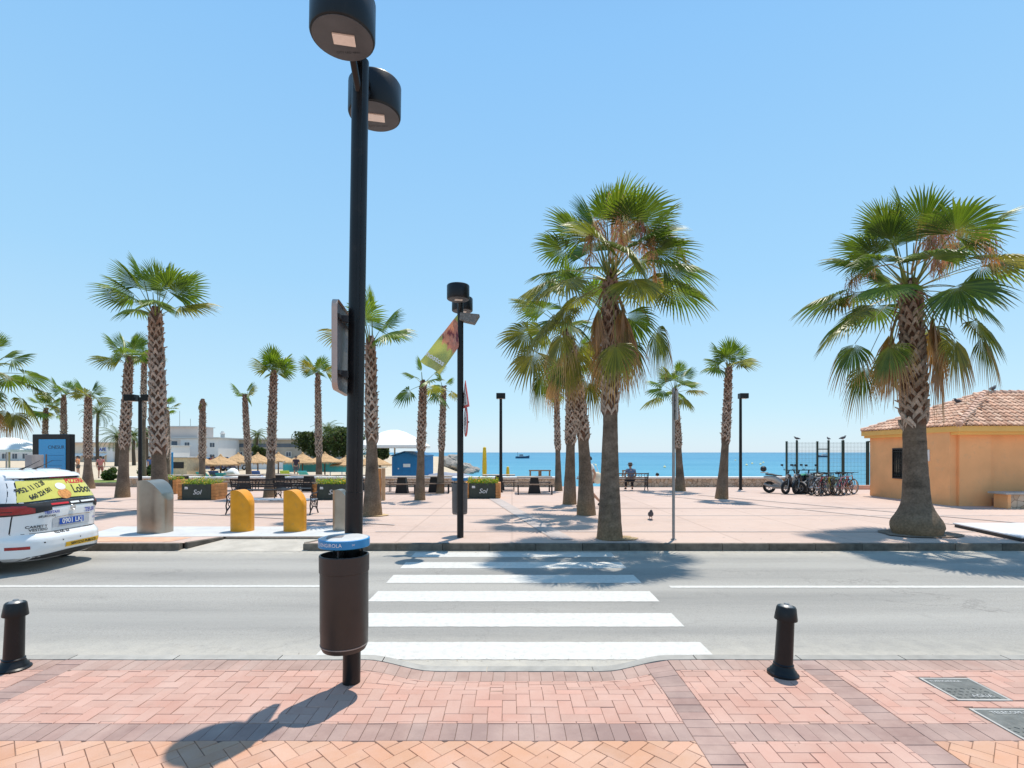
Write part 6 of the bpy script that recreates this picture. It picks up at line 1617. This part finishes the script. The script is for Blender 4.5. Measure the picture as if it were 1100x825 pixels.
mb = MB(); rdisc(mb, -.02, 1.405, .10, .06, .013); mb.build('white_print', M_white_letter, rw)
rpatch('spoiler', -.70, .70, 1.575, 1.64, M_carwhite, .06, ny=20, edge=lambda u, k, y: y * (1.0 - .05 * k))
rpatch('brake_light', -.16, .16, 1.56, 1.576, M_red, .05)
rpatch('black_garnish', -.88, .88, arc(1.045, .03), arc(1.145, .03), M_dark, .006, ny=24)
for k, (y0, y1) in enumerate(((-.36, -.02), (.02, .20), (.24, .56))): rpatch('garnish_text_strip', y0, y1, 1.105, 1.135, M_white_letter if k != 0 else M_red_letter, .010, ny=6, nz=2)
rpatch('tail_light', -.935, -.36, lambda u: .94 + .085 * u, lambda u: 1.175 - .06 * u ** 2, M_dark, .010, ny=22)
rpatch('tail_light_lens', -.925, -.62, lambda u: .975 + .02 * u, lambda u: 1.135 - .06 * u ** 2, M_red, .016, ny=22)
rpatch('tail_light', .55, .93, lambda u: 1.02 - .07 * u, lambda u: 1.07 + .09 * u, M_dark, .010, ny=18)
rpatch('tail_light_lens', .68, .92, lambda u: 1.01 - .03 * u, lambda u: 1.07 + .06 * u, M_red, .016, ny=14)
mb = MB(); mb.box((rearx(0, .92) + .012, .05, .90), (.02, .62, .19)); mb.build('plate_recess', M_ltgrey, t) if False else None
pl_ = rpatch('licence_plate', -.24, .26, .755, .86, mat('blue_plate', (.01, .09, .45), .35), .016, ny=6, nz=2)
lettering('0901 LKJ', .115, M_white_letter, pl_, Matrix(((0, 0, 1, 0), (1, 0, 0, .02), (0, 1, 0, .807), (0, 0, 0, 1))), warp=lambda p: V((rearx(p.y, p.z) + .0195, p.y, p.z)), bold=.003)
rpatch('chrome_strip', -.34, .40, arc(.885, .012), arc(.895, .012), M_chrome, .02, ny=12, nz=1)
mb = MB(); mb.torus((rearx(.1, 1.03) + .022, .03, 1.03), .045, .007, 20, 6, 'X'); mb.box((rearx(.1, 1.03) + .024, .03, 1.03), (.006, .10, .012)); mb.build('badge', M_chrome, t)
for s, sz, m_, y, z, b_ in (('TELETAXI', .062, M_blue_letter, -.36, .985, .002), ('TEUR', .10, M_blue_letter, .42, .955, .003), ('#EUROTAXI', .05, M_black_letter, -.44, .925, .001), ('CARPET Y', .058, M_black_letter, -.58, .765, .001), ('VESTIDO', .058, M_black_letter, -.56, .712, .001),
                            ('952 476 167', .055, M_black_letter, -.20, .640, .002), ('www.teurtaxi.es', .04, M_black_letter, .38, .66, .001), ('EUR 4', .045, M_blue_letter, .56, .80, .001)):
    rtext(s, sz, m_, y, z, body, 0, 1, b_)
st_ = rpatch('yellow_strip', -.20, .56, .365, .445, mat('strip_yellow', (.80, .45, .02), .4), .008, ny=10, nz=2)
rtext('SERVICIO PUBLICO', .062, M_black_letter, .18, .405, st_, 0, 1.05, .002)
rpatch('lower_bumper', -.78, .78, .215, arc(.27, .05), M_dark, .006, ny=20)
rpatch('reflector', -.84, -.70, .41, .46, M_red, .008, ny=6, nz=2); rpatch('reflector', .70, .86, .41, .46, M_red, .008, ny=6, nz=2)
mb = MB()
for y in (-.55, -.25, .1, .64): rdisc(mb, y, .50, .012, .012, .008)
mb.build('parking_sensors', M_dark, t)
for y in (-.80, .80): rpatch('hatch_seam', y - .004, y + .004, .67, 1.03, M_dark, .003, body, 1, 8)
rpatch('hatch_seam', -.80, .80, .655, .663, M_dark, .003, body, 20, 1)
rpatch('plate_recess', -.36, .40, .72, .875, mat('recess_grey', (.50, .51, .53), .35), .006, body, 8, 2)
def spatch(name, x0, x1, z0, z1, m_, sgn, off=.004, parent=None, nx=12, nz=5, sl=(0, 0)):
    mb = MB(); g_ = []
    for k in range(nz + 1):
        v = k / nz; row = []
        for i in range(nx + 1):
            u = i / nx; xa = x0 + sl[0] * v; xb = x1 + sl[1] * v; x = xa + (xb - xa) * u; z = z0 + (z1 - z0) * v; row.append(mb.pt((x, sgn * (sidey(x, z) + off), z)))
        g_.append(row)
    for k in range(nz):
        for i in range(nx): mb.face((g_[k][i], g_[k][i + 1], g_[k + 1][i + 1], g_[k + 1][i]))
    return mb.build(name, m_, parent or t, True)
for s_ in (-1, 1):
    spatch('side_window', -.98, -.50, 1.18, 1.52, M_glass, s_, sl=(.0, -.16)); spatch('side_window', -1.95, -1.04, 1.18, 1.53, M_glass, s_); spatch('side_window', -3.0, -2.02, 1.18, 1.53, M_glass, s_, sl=(.35, 0))
    spatch('sill_trim', -3.2, -1.35, .24, .30, M_dark, s_)
    d_ = spatch('door_seam', -1.995, -1.985, .32, 1.15, M_dark, s_, .002); mb = MB(); mb.box((-2.2, s_ * .95, 1.0), (.2, .03, .03)); mb.build('handle', M_carwhite, d_)
    spatch('tail_light_side', -.62, -.12, 1.02, 1.14, M_dark, s_, .008)
    spatch('tail_light_lens', -.50, -.14, 1.035, 1.12, M_red, s_, .013)
    mb = MB(); mb.box((-2.95, s_ * 1.02, 1.16), (.12, .18, .14)); mb.build('mirror', M_carwhite, t, bev=.03)
mb = MB(); g_ = []
for k in range(6):
    z = 1.18 + .40 * k / 5; row = []
    for i in range(13):
        y = (-.74 + 1.48 * i / 12) * (1 - .12 * k / 5); _, r_, f_, w_, p_ = lv(z); cx = (r_ + f_) / 2; a = (f_ - r_) / 2; row.append(mb.pt((-(cx + a * (1 - (abs(y) / w_) ** p_) ** (1 / p_)) - .004, y, z)))
    g_.append(row)
for k in range(5):
    for i in range(12): mb.face((g_[k][i], g_[k][i + 1], g_[k + 1][i + 1], g_[k + 1][i]))
mb.build('windscreen', M_glass, t, True)
for y in (-.25, .0): mb = MB(); mb.tube([(-.75, y, 1.70), (-.60, y, 1.76), (-.40, y, 1.86)], [.02, .006, .004], 6); mb.build('aerial', M_dark, t)
for y in (-.6, .6): mb = MB(); mb.tube([(-.8, y, 1.695), (-2.1, y, 1.70)], .015, 6); mb.build('roof_rail', M_grey, t)
mb = MB(); mb.prism([(-.45, 1.0), (.45, 1.0), (.30, .0), (-.30, .0)], 0, .12, 'X'); o = mb.build('roof_sign', mat('taxi_sign_green', (.1, .4, .15), .4), t); o.scale = (1, .5, .14); o.location = (-1.9, 0, 1.712)
